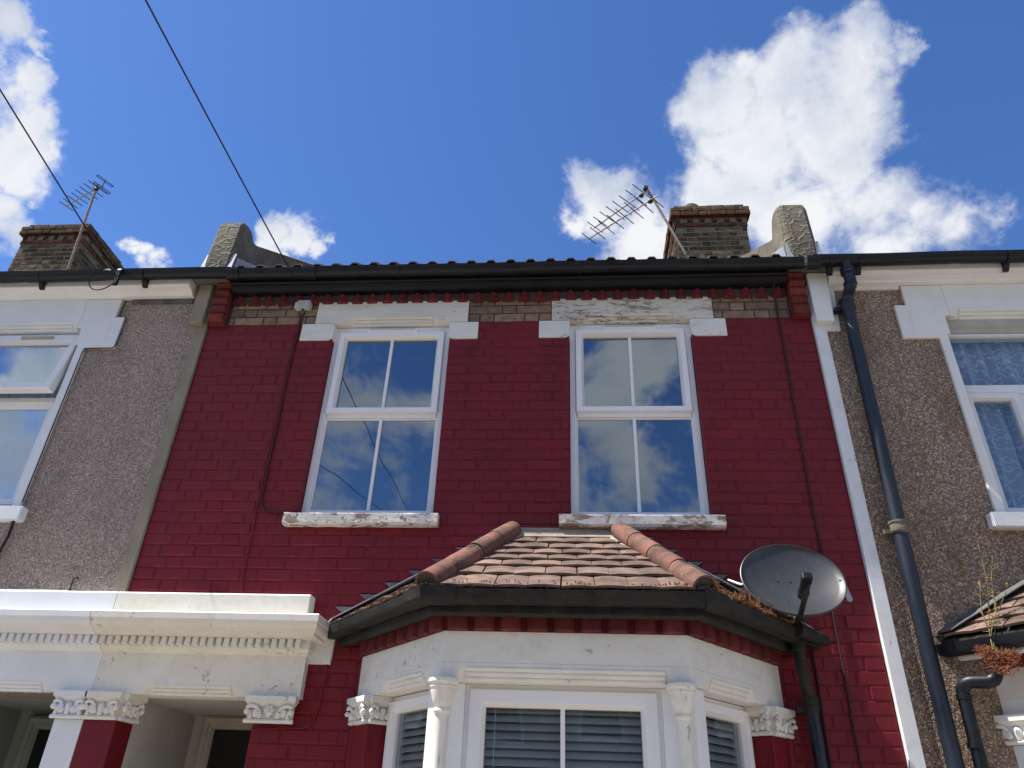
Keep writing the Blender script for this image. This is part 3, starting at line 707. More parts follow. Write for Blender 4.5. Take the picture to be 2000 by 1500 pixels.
# ------------------------------------------------------------------ eaves: fascia, gutter, roof of the red house
RP = R(34); TP = math.tan(RP)
def gutter(parent, x0, x1, zt, yc, r_, mat, name='gutter'):
    m = MB(); pr = []
    for i in range(13):
        a = math.pi + math.pi * i / 12; pr.append((yc + r_ * math.cos(a), zt + r_ * 1.05 * math.sin(a)))
    for i in range(12, -1, -1):
        a = math.pi + math.pi * i / 12; pr.append((yc + (r_ - .004) * math.cos(a), zt + (r_ - .004) * math.sin(a)))
    pr[0] = (pr[0][0] - .004, pr[0][1] + .002)
    n_ = max(6, int((x1 - x0) / .25)); ph = random.uniform(0, 6)
    m.loft([[(x0 + (x1 - x0) * i / n_, y_ + .0022 * math.sin(i * 1.9 + ph), z_ + .0035 * math.sin(i * .8 + ph) + random.uniform(-.001, .001) * 0) for y_, z_ in pr] for i in range(n_ + 1)])
    return m.build(name, mat, parent, 0, 1, True)
def bracket_me(r_, leg=True):
    m = MB(); pr = []
    for i in range(13):
        a = math.pi + math.pi * i / 12; pr.append(((r_ + .006) * math.cos(a), (r_ + .006) * 1.05 * math.sin(a)))
    for i in range(12, -1, -1):
        a = math.pi + math.pi * i / 12; pr.append(((r_ + .0005) * math.cos(a), (r_ + .0005) * 1.05 * math.sin(a)))
    m.extr_x(pr, -0.012, 0.012)
    if leg: m.extr_x([(r_ * .2, -r_ * .98), (r_ + .012, -r_ * .2), (r_ + .012, -r_ - .045), (r_ * .9, -r_ - .045)], -0.018, 0.018)
    return m.mesh('gutter_bracket', 0.001)
def union_me(r_):
    m = MB(); pr = []
    for i in range(13):
        a = math.pi + math.pi * i / 12; pr.append(((r_ + .010) * math.cos(a), (r_ + .010) * 1.05 * math.sin(a) + (0 if 0 < i < 12 else .006)))
    for i in range(12, -1, -1):
        a = math.pi + math.pi * i / 12; pr.append(((r_ + .0008) * math.cos(a), (r_ + .0008) * 1.05 * math.sin(a)))
    for k_ in (-.05, -.016, .018): m.extr_x(pr, k_, k_ + .026)
    pr2 = [(y * 0.97, z_ * 0.97) for y, z_ in pr[:13]] + pr[13:]
    m.extr_x(pr2, -.05, .05)
    return m.mesh('gutter_union', 0.001)
BR = bracket_me(0.054); BS = bracket_me(0.054, False); UN = union_me(0.054)
GY = -0.205; GT = 5.243
g0 = gutter(house, -2.60, 1.70, GT, GY, 0.054, 'black_plastic')
for xx in (-1.30, -0.72, 0.07, 1.03): put('gutter_bracket', BS, 'black_plastic', g0, Matrix.Translation((xx, GY, GT)))
for xx in (-2.60, -1.99, 1.77): put('gutter_union', UN, 'black_plastic', g0, Matrix.Translation((xx, GY, GT)))
m = MB()
m.extr_x([(-0.150, 5.27), (-0.150, 5.187), (-0.143, 5.180), (-0.112, 5.180), (-0.102, 5.163), (-0.072, 5.152), (0.0, 5.152), (0.0, 5.164), (-0.13, 5.19), (-0.13, 5.27)], -2.655, 1.605)
m.build('fascia', 'black_paint', house, 0.002)
m = MB(); pr = []
rib = MB(); xs = []
def roofsheet(parent, x0, x1, mat, pitch=0.15, z_e=5.285, y_e=-0.20, y_r=3.55):
    rm = MB(); xs_ = []; x_ = x0
    while x_ < x1 - 0.01:
        for dx, dz in ((0, 0), (.055, 0), (.075, .026), (.115, .026), (.135, 0)):
            if x_ + dx < x1: xs_.append((x_ + dx, dz))
        x_ += pitch
    xs_.append((x1, 0))
    def ring(y, z_): return [(a, y, z_ + d) for a, d in xs_]
    z_r = z_e + (y_r - y_e) * TP
    rm.loft([ring(y_e + .12, z_e + .12 * TP - .003), ring(y_r, z_r), ring(2 * y_r - y_e, z_e)], False, False)
    rm.loft([[(a, y_e + .12, z_e + .12 * TP - .03 + 0 * d) for a, d in xs_], [(a, y_r, z_r - .03) for a, d in xs_], [(a, 2 * y_r - y_e, z_e - .03) for a, d in xs_]], False, False)
    r_ = rm.build('roof', mat, parent)
    return r_
def tile_me():
    m = MB(); prof = [(0, 0), (.04, 0), (.058, .026), (.098, .026), (.116, 0), (.19, 0), (.208, .026), (.248, .026), (.266, 0), (.297, 0)]
    top = prof; bot = [(a, d - .014) for a, d in prof][::-1]
    m.loft([[(a, 0, d) for a, d in top + bot], [(a, .34, d + .34 * TP) for a, d in top + bot]])
    return m.mesh('roof_tile', 0.0015)
TM = tile_me()
roof = roofsheet(house, XL + .06, XR - .06, 'roof_tile_brown')
x = -2.62
while x < 1.55:
    put('roof_tile', TM, 'roof_tile_brown', roof, Matrix.Translation((x, -0.252 + random.uniform(-.004, .004), 5.258 + random.uniform(-.003, .003))))
    x += 0.30
lroof = roofsheet(lhouse, -7.37, XL - .12, 'roof_tile_brown', z_e=5.255)
rroof = roofsheet(rhouse, XR + .12, 6.31, 'roof_tile_brown', z_e=5.255)

# ------------------------------------------------------------------ left house
LW = (-4.65, -3.805)
wall_mesh(MB(), -7.37, XL - 0.086, 2.2, 5.28, [(LW[0], LW[1], 3.36, 5.12)], -0.012, 0.23).build('wall', 'pebbledash_grey', lhouse)
m = MB(); m.box(-7.37, -3.91, 0.002, 0.222, GZ, 2.2); m.build('lower_wall', 'blue_white_paint', lhouse)
# cement strip and kneeler at the party line
MB().prism_y([(-2.899, GZ), (-2.816, GZ), (-2.816, 4.87), (-2.835, 5.24), (-2.975, 5.24), (-2.985, 4.80), (-2.899, 4.80)], -0.024, 0.02).build('cement_margin', 'cement', lhouse, 0.003)
MB().box(-2.945, -2.835, -0.075, -0.02, 4.87, 5.24).build('cement_kneeler', 'cement', lhouse, 0.006)
# white surround with eared header
lx = (LW[0] + LW[1]) / 2
def mirror(poly, cx): return poly + [(2 * cx - a, b) for a, b in poly[::-1]]
def surround(parent, cx, hw, ear_top, jamb_out, mat, eo=(0.30, 0.22)):
    """eared window surround in one flat band; half widths from the centre"""
    out = [(cx + hw, 3.36), (cx + hw + jamb_out, 3.36), (cx + hw + jamb_out, 4.672), (cx + hw + eo[0], 4.672), (cx + hw + eo[0], 4.962), (cx + hw + eo[1], 4.962), (cx + hw + eo[1], ear_top)]
    out += [(cx + hw - .06, ear_top), (cx + hw - .06, 4.865), (cx + hw, 4.865)]
    MB().prism_y(out, -0.034, 0.03).build('window_surround', mat, parent, 0.004)
    MB().prism_y([(2 * cx - a, b) for a, b in out], -0.034, 0.03).build('window_surround', mat, parent, 0.004)
    # raised block of the ear
    for sgn in (1, -1):
        a, b = cx + sgn * (hw + eo[0] - .085), cx + sgn * (hw - .02)
        MB().box(min(a, b), max(a, b), -0.0375, -0.030, 4.70, 4.90).build('ear_panel', mat, parent, 0.002)
surround(lhouse, lx, (LW[1] - LW[0]) / 2, 5.14, 0.062, 'blue_white_paint')
reeded_lintel('lintel', 'blue_white_paint', lhouse, LW[0] + .06, LW[1] - .06, lx - 0.30, lx + 0.30, 4.862, 5.14, -0.034, 0.20, 4.925)
m = MB(); m.box(LW[0] - .12, LW[1] + .12, -0.075, 0.06, 3.262, 3.36); m.build('window_sill', 'blue_white_paint', lhouse, 0.008, 2)
# left window: frame, fixed lower light, tilted top sash
y0 = 0.045; zt = 4.255
fr = MB(); fr.frame(LW[0] + .003, LW[1] - .003, 3.362, 4.858, [(0, y0 + .07), (0, y0), (0.042, y0), (0.060, y0 + .022), (0.060, y0 + .07)])
lw = fr.build('window', 'upvc', lhouse, 0.0015)
MB().box(LW[0] + .062, LW[1] - .062, y0 + .002, y0 + .068, zt - .03, zt + .022).build('transom', 'upvc', lw, 0.006)
b_ = MB(); b_.frame(LW[0] + .058, LW[1] - .058, 3.418, zt - .028, [(0, y0 + .03), (0, y0 + .008), (0.045, y0 + .022), (0.045, y0 + .03)]); b_.build('glazing_bead', 'upvc', lw)
pane(lw, None, LW[0] + .10, LW[1] - .10, 3.46, zt - .07, y0 + .026, 'bright_glass')
HT = Matrix.Translation((0, y0 - .01, 4.815)) @ Matrix.Rotation(R(-11.5), 4, 'X') @ Matrix.Translation((0, -(y0 - .01), -4.815))
s = MB(HT); s.frame(LW[0] + .035, LW[1] - .035, zt + .005, 4.83, [(0, y0 + .032), (0, y0 - .022), (.005, y0 - .028), (.058, y0 - .028), (.082, y0 + .002), (.082, y0 + .032)]); sash = s.build('sash', 'upvc', lw, 0.001)
s = MB(HT); s.frame(LW[0] + .05, LW[1] - .05, zt + .02, 4.80, [(0, y0 + .05), (0, y0 + .033), (.03, y0 + .033), (.03, y0 + .05)]); s.build('sash_rebate', 'upvc', lw, 0.001)
pane(lw, HT, LW[0] + .115, LW[1] - .115, zt + .085, 4.75, y0 + .012, 'bright_glass')
v = MB(HT); v.extr_x([(y0 - .026, 4.806), (y0 - .046, 4.802), (y0 - .047, 4.785), (y0 - .026, 4.778)], lx - .10, lx + .165); v.build('trickle_vent', 'trim_paint', lw, 0.003)
MB(HT).box(lx - .03, lx + .03, y0 - .05, y0 - .028, zt + .008, zt + .03).build('handle', 'upvc', lw, 0.004)
# pleated curtain behind it
def curtain(x0, x1, z0, z1, y, mat, label, n=60, amp=0.022, wl=0.075):
    m = MB(); rings = []
    for i in range(n + 1):
        xx = x0 + (x1 - x0) * i / n; yy = y + amp * math.sin(2 * math.pi * (xx + .012 * math.sin(xx * 23)) / wl) + .01 * math.sin(xx * 9)
        rings.append([(xx, yy, z0), (xx, yy * .9 + .1 * y, (z0 + z1) / 2), (xx, .5 * (yy + y), z1)])
    m.loft(rings, False, False)
    return tag(m.build('curtain', mat, None, 0, 1, True), label, 'curtain')
curtain(LW[0] - .05, LW[1] + .05, 3.30, 4.88, 0.26, 'curtain_pale', 'pale pleated curtain behind the open window of the grey house')
# eaves of the left house
g1 = gutter(lhouse, -7.4, -2.62, 5.258, GY, 0.054, 'black_plastic')
for xx in (-4.20, -3.34, -5.3): put('gutter_bracket', BR, 'black_plastic', g1, Matrix.Translation((xx, GY, 5.258)))
m = MB(); m.extr_x([(-.150, 5.27), (-.150, 5.185), (-.142, 5.177), (-.090, 5.168), (-.080, 5.155), (-.062, 5.142), (0.0, 5.142), (0.0, 5.27)], -7.37, -2.985)
m.build('cornice', 'white_paint', lhouse, 0.003)
m = MB(); m.box(-3.50, -2.99, -0.028, 0.0, 5.098, 5.139); m.build('concrete_band', 'dark_cement', lhouse, 0.003)

# ------------------------------------------------------------------ right house
RW = (2.655, 3.845); rx = 3.25
wall_mesh(MB(), 1.836, 6.31, GZ, 5.28, [(RW[0], RW[1], 3.36, 5.12), (2.42, 4.58, GZ, 2.4)], -0.012, 0.23).build('wall', 'pebbledash_brown', rhouse)
MB().prism_y([(1.756, GZ), (1.838, GZ), (1.838, 4.747), (1.935, 4.747), (1.955, 5.115), (2.42, 5.115), (2.42, 5.16), (1.756, 5.16)], -0.030, 0.02).build('white_margin', 'strip_paint', rhouse, 0.003)
MB().prism_y([(1.762, 4.795), (1.885, 4.795), (1.905, 5.235), (1.762, 5.235)], -0.085, -0.026).build('white_kneeler', 'white_paint', rhouse, 0.005)
surround(rhouse, rx, (RW[1] - RW[0]) / 2, 5.14, 0.06, 'white_paint', (0.305, 0.222))
reeded_lintel('lintel', 'white_paint', rhouse, RW[0] + .06, RW[1] - .06, rx - .46, rx + .46, 4.862, 5.14, -0.034, 0.20, 4.925)
MB().extr_x([(.02, 4.87), (.02, 4.80), (.035, 4.79), (.035, 4.755), (.055, 4.745), (.12, 4.745), (.12, 4.87)], RW[0], RW[1]).build('head_moulding', 'trim_paint', rhouse, 0.002)
m = MB(); m.box(RW[0] - .12, RW[1] + .12, -0.075, 0.06, 3.262, 3.36); m.build('window_sill', 'strip_paint', rhouse, 0.008, 2)
fr = MB(); fr.frame(RW[0] + .002, RW[1] - .002, 3.362, 4.745, [(0, .115), (0, .035), (.012, .035), (.02, .05), (.02, .115)])
rw = fr.build('window', 'upvc_old', rhouse, 0.0015)
MB().box(RW[0] + .02, RW[1] - .02, .038, .11, 4.255, 4.325).build('transom', 'upvc_old', rw, 0.006)
for cx_ in (RW[0] + .40, RW[1] - .40): MB().box(cx_ - .035, cx_ + .035, .040, .108, 3.384, 4.253).build('mullion', 'upvc_old', rw, 0.006)
for a, b in ((RW[0] + .02, RW[0] + .366), (RW[0] + .434, RW[1] - .434), (RW[1] - .366, RW[1] - .02)):
    s = MB(); s.frame(a, b, 3.384, 4.253, [(0, .09), (0, .028), (.036, .028), (.05, .05), (.05, .09)]); s.build('sash', 'upvc_old', rw, 0.001)
    pane(rw, None, a + .048, b - .048, 3.432, 4.205, .066, 'lace_glass')
pane(rw, None, RW[0] + .018, RW[1] - .018, 4.324, 4.727, .066, 'lace_glass')
curtain(RW[0] - .05, RW[1] + .05, 3.30, 4.88, 0.155, 'lace', 'white lace net curtain with swirling leaves in the window of the brown house', 120, 0.034, 0.095)
g2 = gutter(rhouse, 1.76, 6.4, 5.262, GY, 0.054, 'black_plastic')
for xx in (3.13, 4.4): put('gutter_bracket', BR, 'black_plastic', g2, Matrix.Translation((xx, GY, 5.262)))
for xx in (1.90, 2.10): put('gutter_bracket', BR, 'black_plastic', g2, Matrix.Translation((xx, GY, 5.258)))
m = MB(); m.extr_x([(-.150, 5.27), (-.150, 5.190), (-.125, 5.182), (-.125, 5.165), (-.085, 5.155), (-.07, 5.142), (0.0, 5.142), (0.0, 5.27)], 1.91, 6.31)
m.build('cornice', 'white_paint', rhouse, 0.003)

def pipe(name, mat, parent, P, r_, n=14): return MB().tube(P, r_, n).build(name, mat, parent, 0, 1, True)
def arc(p0, p1, p2, n=6):
    p0, p1, p2 = Vector(p0), Vector(p1), Vector(p2)
    return [tuple(p0 * (1 - t) ** 2 + p1 * 2 * t * (1 - t) + p2 * t * t) for t in [i / n for i in range(n + 1)]]
# thick downpipe of the right house with its swan neck
dp = pipe('downpipe', 'pipe_black', rhouse, [(1.995, -.085, 4.93), (1.985, -.085, 4.0), (1.965, -.085, 2.6), (1.945, -.085, GZ)], 0.043, 18)
pipe('swan_neck', 'pipe_black', dp, [(2.005, GY, 5.22)] + arc((2.005, GY, 5.12), (2.01, GY, 5.05), (2.005, -.20, 5.02)) + arc((2.003, -.17, 5.01), (2.0, -.085, 4.99), (1.996, -.085, 4.90)), 0.040, 16)
def collar(parent, x, y, z, r_, h, mat, ears=True, steps=((0, 1), (.15, 1.28), (.4, 1.28), (.45, 1.18), (.8, 1.18), (.85, 1.3), (1, 1.3), (1, .9))):
    m = MB(); m.lathe([(r_ * k_, z + h * (t - .5)) for t, k_ in steps], (x, y), 18)
    if ears: m.box(x - r_ - .045, x - r_ * .8, y + .0, y + .05, z - h * .45, z - h * .1); m.blob((x - r_ - .03, y + .02, z - h * .3), .018, .018, .018)
    return m.build('pipe_collar', mat, parent, 0, 1, True)
collar(dp, 1.996, -.085, 4.925, 0.043, 0.09, 'pipe_black'); collar(dp, 2.003, -.20, 5.03, 0.036, 0.02, 'pipe_black', False); collar(dp, 1.974, -.085, 3.245, 0.043, 0.075, 'pipe_collar'); collar(dp, 2.005, GY, 5.135, 0.040, 0.04, 'pipe_black', False)

# ------------------------------------------------------------------ porch entablature shared by the two doorways
def entablature(parent, x0, xe, mat, returned):
    """blocking course, cornice, dentil band, frieze"""
    root = MB().prism_x([(.02, 2.652), (-.10, 2.652), (-.10, 2.780), (-.088, 2.789), (.02, 2.789)], x0, xe - (0.026 if returned else 0)).build('porch_entablature', mat, parent, 0.003)
    kx = 0.48
    cor = [(0.0, 2.651), (.10, 2.651), (.29, 2.626), (.30, 2.618), (.30, 2.584), (.288, 2.578), (.283, 2.562), (.268, 2.548), (.240, 2.538), (.222, 2.534), (.218, 2.520), (.190, 2.514), (.166, 2.512), (.12, 2.512), (.12, 2.462), (.105, 2.458), (.098, 2.446), (.078, 2.436), (.06, 2.432), (.0, 2.432)]
    m = MB(); ids = []
    A = [(x0, -o_, z_) for o_, z_ in cor]
    B = [((xe + kx * (o_ - .06)) if returned else xe, -o_, z_) for o_, z_ in cor]
    rings = [A, B]
    if returned: rings.append([(b_[0], 0.0, b_[2]) for b_ in B])
    m.loft(rings, True, False); m.face(*m.pts(A))
    m.build('cornice', mat, root, 0, 1, False)
    fz = reeded_lintel('frieze', mat, root, x0, xe, *( (-2.45, -1.975) if returned else (-3.62, -3.14) ), 2.205, 2.435, -0.060, 0.10, 2.262, None, 0.05)
    d = MB().box(-.0155, .0155, -.162, -.119, 2.464, 2.511).mesh('dentil', 0.002)
    x_ = (-1.590 if returned else XL - 0.02)
    stop = (XL + 0.015) if returned else -3.9
    while x_ > stop:
        put('dentil', d, mat, root, Matrix.Translation((x_ + random.uniform(-.001, .001), random.uniform(-.002, .002), 0)))
        x_ -= 0.0478
    return root
er = entablature(house, XL + .001, -1.56, 'cream_paint', True)
el = entablature(lhouse, -5.2, XL - .001, 'blue_white_paint', False)
MB().prism_y([(-1.585, 2.40), (-1.425, 2.40), (-1.415, 2.64), (-1.585, 2.64)], -0.02, 0.01).build('end_plate', 'bay_paint', er, 0.004)

def capital(mb, w, z0, z1, rosette=True):
    """carved foliage capital on a flat face: x from 0 to w, outwards is -y"""
    h = z1 - z0
    mb.box(-.006, w + .006, -.040, .02, z1 - .030, z1)
    mb.loft([[(0, .02, z1 - .030), (0, -.034, z1 - .030), (w, -.034, z1 - .030), (w, .02, z1 - .030)], [(.01, .02, z1 - .052), (.01, -.016, z1 - .052), (w - .01, -.016, z1 - .052), (w - .01, .02, z1 - .052)]])
    mb.box(.012, w - .012, -.010, .02, z0 + .012, z1 - .05)
    mb.tube([(.0, -.013, z0 + .012), (w, -.013, z0 + .012)], .0115, 8)
    zc = z1 - .066
    for sx, a in ((1, 0.0), (-1, w)):
        X = lambda t: a + sx * t * w
        mb.blob((X(.045), -.026, zc - .016), .017, .017, .018)
        mb.tube([(X(.03), -.028, zc + .004), (X(.12), -.030, zc + .016), (X(.24), -.026, zc + .008), (X(.34), -.018, zc - .022)], [.010, .012, .010, .006], 7)
        mb.blob((X(.31), -.022, zc - .034), .018, .014, .017); mb.blob((X(.22), -.016, zc - .020), .020, .012, .026)
        mb.tube([(X(.10), -.010, z0 + .024), (X(.13), -.016, zc - .04), (X(.10), -.018, zc - .01)], [.012, .010, .008], 6)
        mb.torus((X(.31), -.030, zc - .032), .011, .005, 10, 5)
    if rosette:
        for k_ in range(6):
            a_ = k_ * math.pi / 3; mb.blob((w / 2 + .017 * math.cos(a_), -.028, zc - .008 + .017 * math.sin(a_)), .0125, .010, .0125, 8, 5)
        mb.blob((w / 2, -.036, zc - .008), .0085, .010, .0085, 8, 5)
        mb.tube([(w / 2, -.018, zc - .03), (w / 2, -.018, z0 + .03)], [.012, .007], 6)
    else:
        mb.blob((w / 2, -.018, zc - .02), .022, .014, .03); mb.tube([(w / 2, -.014, z0 + .025), (w / 2, -.026, zc - .01), (w / 2 + .01, -.034, zc - .004)], [.014, .013, .008], 7)
    return mb
def face_M(px, py, ux, uy): # local x along (ux, uy), local y inwards
    u = Vector((ux, uy, 0)).normalized(); inn = Vector((-u.y, u.x, 0))
    return Matrix(((u.x, inn.x, 0, px), (u.y, inn.y, 0, py), (0, 0, 1, 0), (0, 0, 0, 1)))
m = MB(face_M(-1.855, -.062, 1, 0)); capital(m, 0.285, 2.066, 2.208); m.build('capital', 'cream_paint', er, 0, 1, True)
m = MB(face_M(-2.813, -.062, 1, 0)); capital(m, 0.205, 2.060, 2.208, False); m.M = face_M(-2.606, -.060, 0.12, 1); capital(m, 0.17, 2.060, 2.208, False); m.build('capital', 'cream_paint', er, 0, 1, True)
m = MB(face_M(-3.005, -.062, 1, 0)); capital(m, 0.19, 2.060, 2.208, False); m.build('capital', 'blue_white_paint', el, 0, 1, True)
# piers and recesses
MB().box(-2.812, -2.615, -.05, .14, GZ, 2.062).build('porch_pier', 'red_paint', house, 0.004)
MB().box(-2.99, -2.8145, -.052, .14, GZ, 2.062).build('porch_pier', 'blue_white_paint', lhouse, 0.003)
MB().box(-2.987, -2.618, -.045, .138, 2.063, 2.2045).build('impost_block', 'cream_paint', er)
def recess(parent, x0, x1, y1, zc, mat, door, frame_mat, dx0, dx1, dz):
    m = MB(); z0 = GZ
    a = m.pts([(x0, .101, z0), (x1, .101, z0), (x1, y1, z0), (x0, y1, z0), (x0, .101, zc), (x1, .101, zc), (x1, y1, zc), (x0, y1, zc)])
    for q in ((0, 1, 2, 3), (4, 7, 6, 5), (1, 5, 6, 2), (2, 6, 7, 3), (3, 7, 4, 0)): m.face(*[a[i] for i in q])
    m.build('porch_lining', mat, parent)
    f_ = MB(); pr = [(0, y1 - .001), (0, y1 - .05), (.018, y1 - .06), (.03, y1 - .05), (.04, y1 - .05), (.05, y1 - .035), (.06, y1 - .035), (.072, y1 - .02), (.085, y1 - .001)]
    f_.frame(dx0, dx1, z0 - .3, dz, pr); d_ = f_.build('door', frame_mat, parent)
    MB().box(dx0 + .08, dx1 - .08, y1 - .014, y1 - .004, 1.72, dz - .083).build('fanlight', 'door_dark', d_)
    MB().box(dx0 + .08, dx1 - .08, y1 - .03, y1 - .004, 1.66, 1.72).build('door_rail', frame_mat, d_, 0.003)
    MB().box(dx0 + .08, dx1 - .08, y1 - .022, y1 - .004, z0, 1.66).build('door_leaf', 'door_dark', d_, 0.003)
    for k_ in range(2):
        for q in range(2): MB().box(dx0 + .15 + k_ * .30, dx0 + .40 + k_ * .30, y1 - .03, y1 - .02, 0.0 + q * .9, .75 + q * .8).build('door_panel', 'door_dark', d_, 0.004)
recess(house, -2.619, -1.834, 0.92, 2.208, 'plaster', 'door_dark', 'trim_paint', -2.535, -1.75, 2.235 - .03)
recess(lhouse, -3.90, -2.986, 0.92, 2.208, 'green_plaster', 'door_dark', 'green_plaster', -3.80, -3.05, 2.17)

# ------------------------------------------------------------------ bay window
def bay(parent, cx, P, full):
    """canted bay: corners at +-0.60 / -0.72, meeting the wall at +-1.20"""
    A, B, Cc, D_ = (cx - 1.20, 0.0), (cx - .60, -.72), (cx + .60, -.72), (cx + 1.20, 0.0)
    path = [A, B, Cc, D_]
    L_ = math.hypot(.6, .72); nl = (-.72 / L_, -.6 / L_); nr = (.72 / L_, -.6 / L_)
    def mit(n1, n2): d = 1 + n1[0] * n2[0] + n1[1] * n2[1]; return ((n1[0] + n2[0]) / d, (n1[1] + n2[1]) / d)
    mt = [(1 / nl[0], 0), mit(nl, (0, -1)), mit((0, -1), nr), (1 / nr[0], 0)]
    def band(name, mat, par, prof, bevel=0, smooth=False): return MB().sweep(path, mt, prof).build(name, mat, par, bevel, 1, smooth)
    ML = face_M(*A, .6, -.72); MR = face_M(*Cc, .6, .72); MF = face_M(*B, 1, 0)
    wt, wz = P['white'], P['wall']
    # frieze with reeded mouldings on each face, lower wall, sill
    root = band('bay_window', wt, parent, [(0, 2.300), (0, 2.448), (-.19, 2.448), (-.19, 2.300)])
    ML2 = ML; S = L_
    for M_, w_, (a, b) in ((ML, S, (.36, .74)), (MF, 1.2, (.115, 1.085)), (MR, S, (S - .74, S - .36))):
        # trapezoid blocks so neighbouring faces butt along the mitre
        reeded_lintel('lintel', wt, root, 0.0, w_, a, b, 2.216 if M_ is MF else 2.2185, 2.299, -.0005, .12, 2.283, M_, 0.04)
    band('dwarf_wall', wz, root, [(0, GZ), (0, .62), (-.19, .62), (-.19, GZ)])
    band('bay_sill', wt, root, [(.05, .62), (.05, .69), (-.19, .70), (-.19, .62)], 0.004)
    # piers next to the house wall, with carved capitals
    for M_, s0, s1, left in ((ML, 0, .18, True), (MR, S - .18, S, False)):
        pm = MB(M_); pm.box(s0 + (.0 if left else 0), s1, .0, .20, .70, 2.075); pm.build('bay_pier', wz, root, 0.004)
        if left:
            c_ = MB(M_); c_.M = M_ @ Matrix.Translation((-.045, -.004, 0)); capital(c_, .225, 2.074, 2.217, False)
            c_.M = M_ @ Matrix.Translation((.182, -.004, 0)) @ Matrix.Rotation(R(90), 4, 'Z'); capital(c_, .15, 2.074, 2.217, False)
        else:
            c_ = MB(M_); c_.M = M_ @ Matrix.Translation((S - .18, -.004, 0)); capital(c_, .225, 2.074, 2.217, False)
            c_.M = M_ @ Matrix.Translation((S - .182, .146, 0)) @ Matrix.Rotation(R(-90), 4, 'Z'); capital(c_, .15, 2.074, 2.217, False)
        cb_ = MB(M_); cb_.box(s0 + .01, s1 - .01, .004, .19, 2.076, 2.214); cb_.build('impost_block', wt, root)
        c_.build('capital', wt, root, 0, 1, True)
    # corner columns
    for q in (B, Cc):
        sg = -1 if q is B else 1
        col = MB().lathe([(.074, 2.222), (.075, 2.206), (.068, 2.202), (.064, 2.194), (.067, 2.184), (.061, 2.178), (.060, 2.165), (.056, 2.150), (.050, 2.125), (.043, 2.108), (.036, 2.098), (.034, 2.090), (.041, 2.086), (.042, 2.076), (.038, 2.071), (.031, 2.066), (.029, 2.04), (.029, .74), (.045, .72), (.045, .70)], (q[0] - (sg * .012 if sg < 0 else .045), q[1] + .022), 16)
        col.build('column', 'column_paint', root, 0, 1, True)
        pw = .1125 if sg < 0 else .1325
        post = MB(); post.loft([[(q[0] + dx * -sg, q[1] + dy, z_) for dx, dy in ((-.02, .055), (.045, .055), (pw, .085), (pw, .17), (.02, .19), (-.075, .12))] for z_ in (.70, 2.2155)]); post.build('corner_post', 'upvc_old', root, 0.003)
    # windows
    def light(M_, x0, x1, yy, mull, ex=0.0):
        z0, z1 = .70, 2.2155
        fr_ = MB(M_); fr_.frame(x0, x1, z0, z1, [(0, yy + .07), (0, yy), (.022, yy), (.03, yy + .012), (.03, yy + .07)]); w_ = fr_.build('bay_light', 'upvc', root, 0.001)
        s_ = MB(M_); s_.frame(x0 + .022, x1 - .022, z0 + .022, z1 - .022, [(0, yy + .05), (0, yy - .014), (.005, yy - .019), (.044 + ex, yy - .019), (.062 + ex, yy + .010), (.062 + ex, yy + .05)]); s_.build('sash', 'upvc', w_, 0.001)
        a, b, c, d = x0 + .082 + ex, x1 - .082 - ex, z0 + .082 + ex, z1 - .082 - ex
        if mull:
            mx = (a + b) / 2; MB(M_).box(mx - .011, mx + .011, yy + .012, yy + .036, c, d).build('glazing_bar', 'upvc', w_, 0.002)
            pane(w_, M_, a, mx - .0108, c, d, yy + .026, 'bay_glass'); pane(w_, M_, mx + .0108, b, c, d, yy + .026, 'bay_glass')
        else: pane(w_, M_, a, b, c, d, yy + .026, 'bay_glass')
    light(MF, .113, 1.068, .10, True, .018); light(ML, .185, .835, .12, False); light(MR, S - .835, S - .185, .12, False)
    # brick course over the frieze
    nose = MB(); a_ = .052
    nose.loft([[(x_, y_, z_) for x_, y_ in ((-a_, .05), (-a_, -.022), (-a_ + .022, -.045), (a_ - .022, -.045), (a_, -.022), (a_, .05))] for z_ in (-.038, .038)]); nme = nose.mesh('corbel_brick', 0.005)
    for M_, w_ in ((ML, S), (MF, 1.2), (MR, S)):
        n_ = 9 if w_ > 1 else 8
        for i in range(n_):
            t_ = (i + .5) / n_ * w_
            put('corbel_brick', nme, P['nose'], root, M_ @ Matrix.Translation((t_, .0, 2.488)) @ Matrix.Rotation(random.uniform(-.04, .04), 4, 'Z'))
    band('brick_backing', P['nose'], root, [(-.002, 2.449), (-.002, 2.530), (-.15, 2.530), (-.15, 2.449)])
    # fascia and gutter
    band('fascia', P['fascia'], root, [(.10, 2.496), (.115, 2.498), (.125, 2.510), (.125, 2.592), (.10, 2.592), (.06, 2.53), (-.05, 2.531), (-.05, 2.5205), (.06, 2.5205)], 0.002)
    gp = [(.128, 2.640), (.128, 2.592), (.135, 2.578), (.165, 2.574), (.195, 2.582), (.205, 2.60), (.212, 2.640), (.206, 2.640), (.198, 2.606), (.188, 2.590), (.165, 2.583), (.142, 2.586), (.136, 2.594), (.134, 2.640)]
    gz = P.get('gz', -0.034)
    gt = band('gutter', P['gutter'], root, [(o_, z_ + gz) for o_, z_ in gp], 0, True)
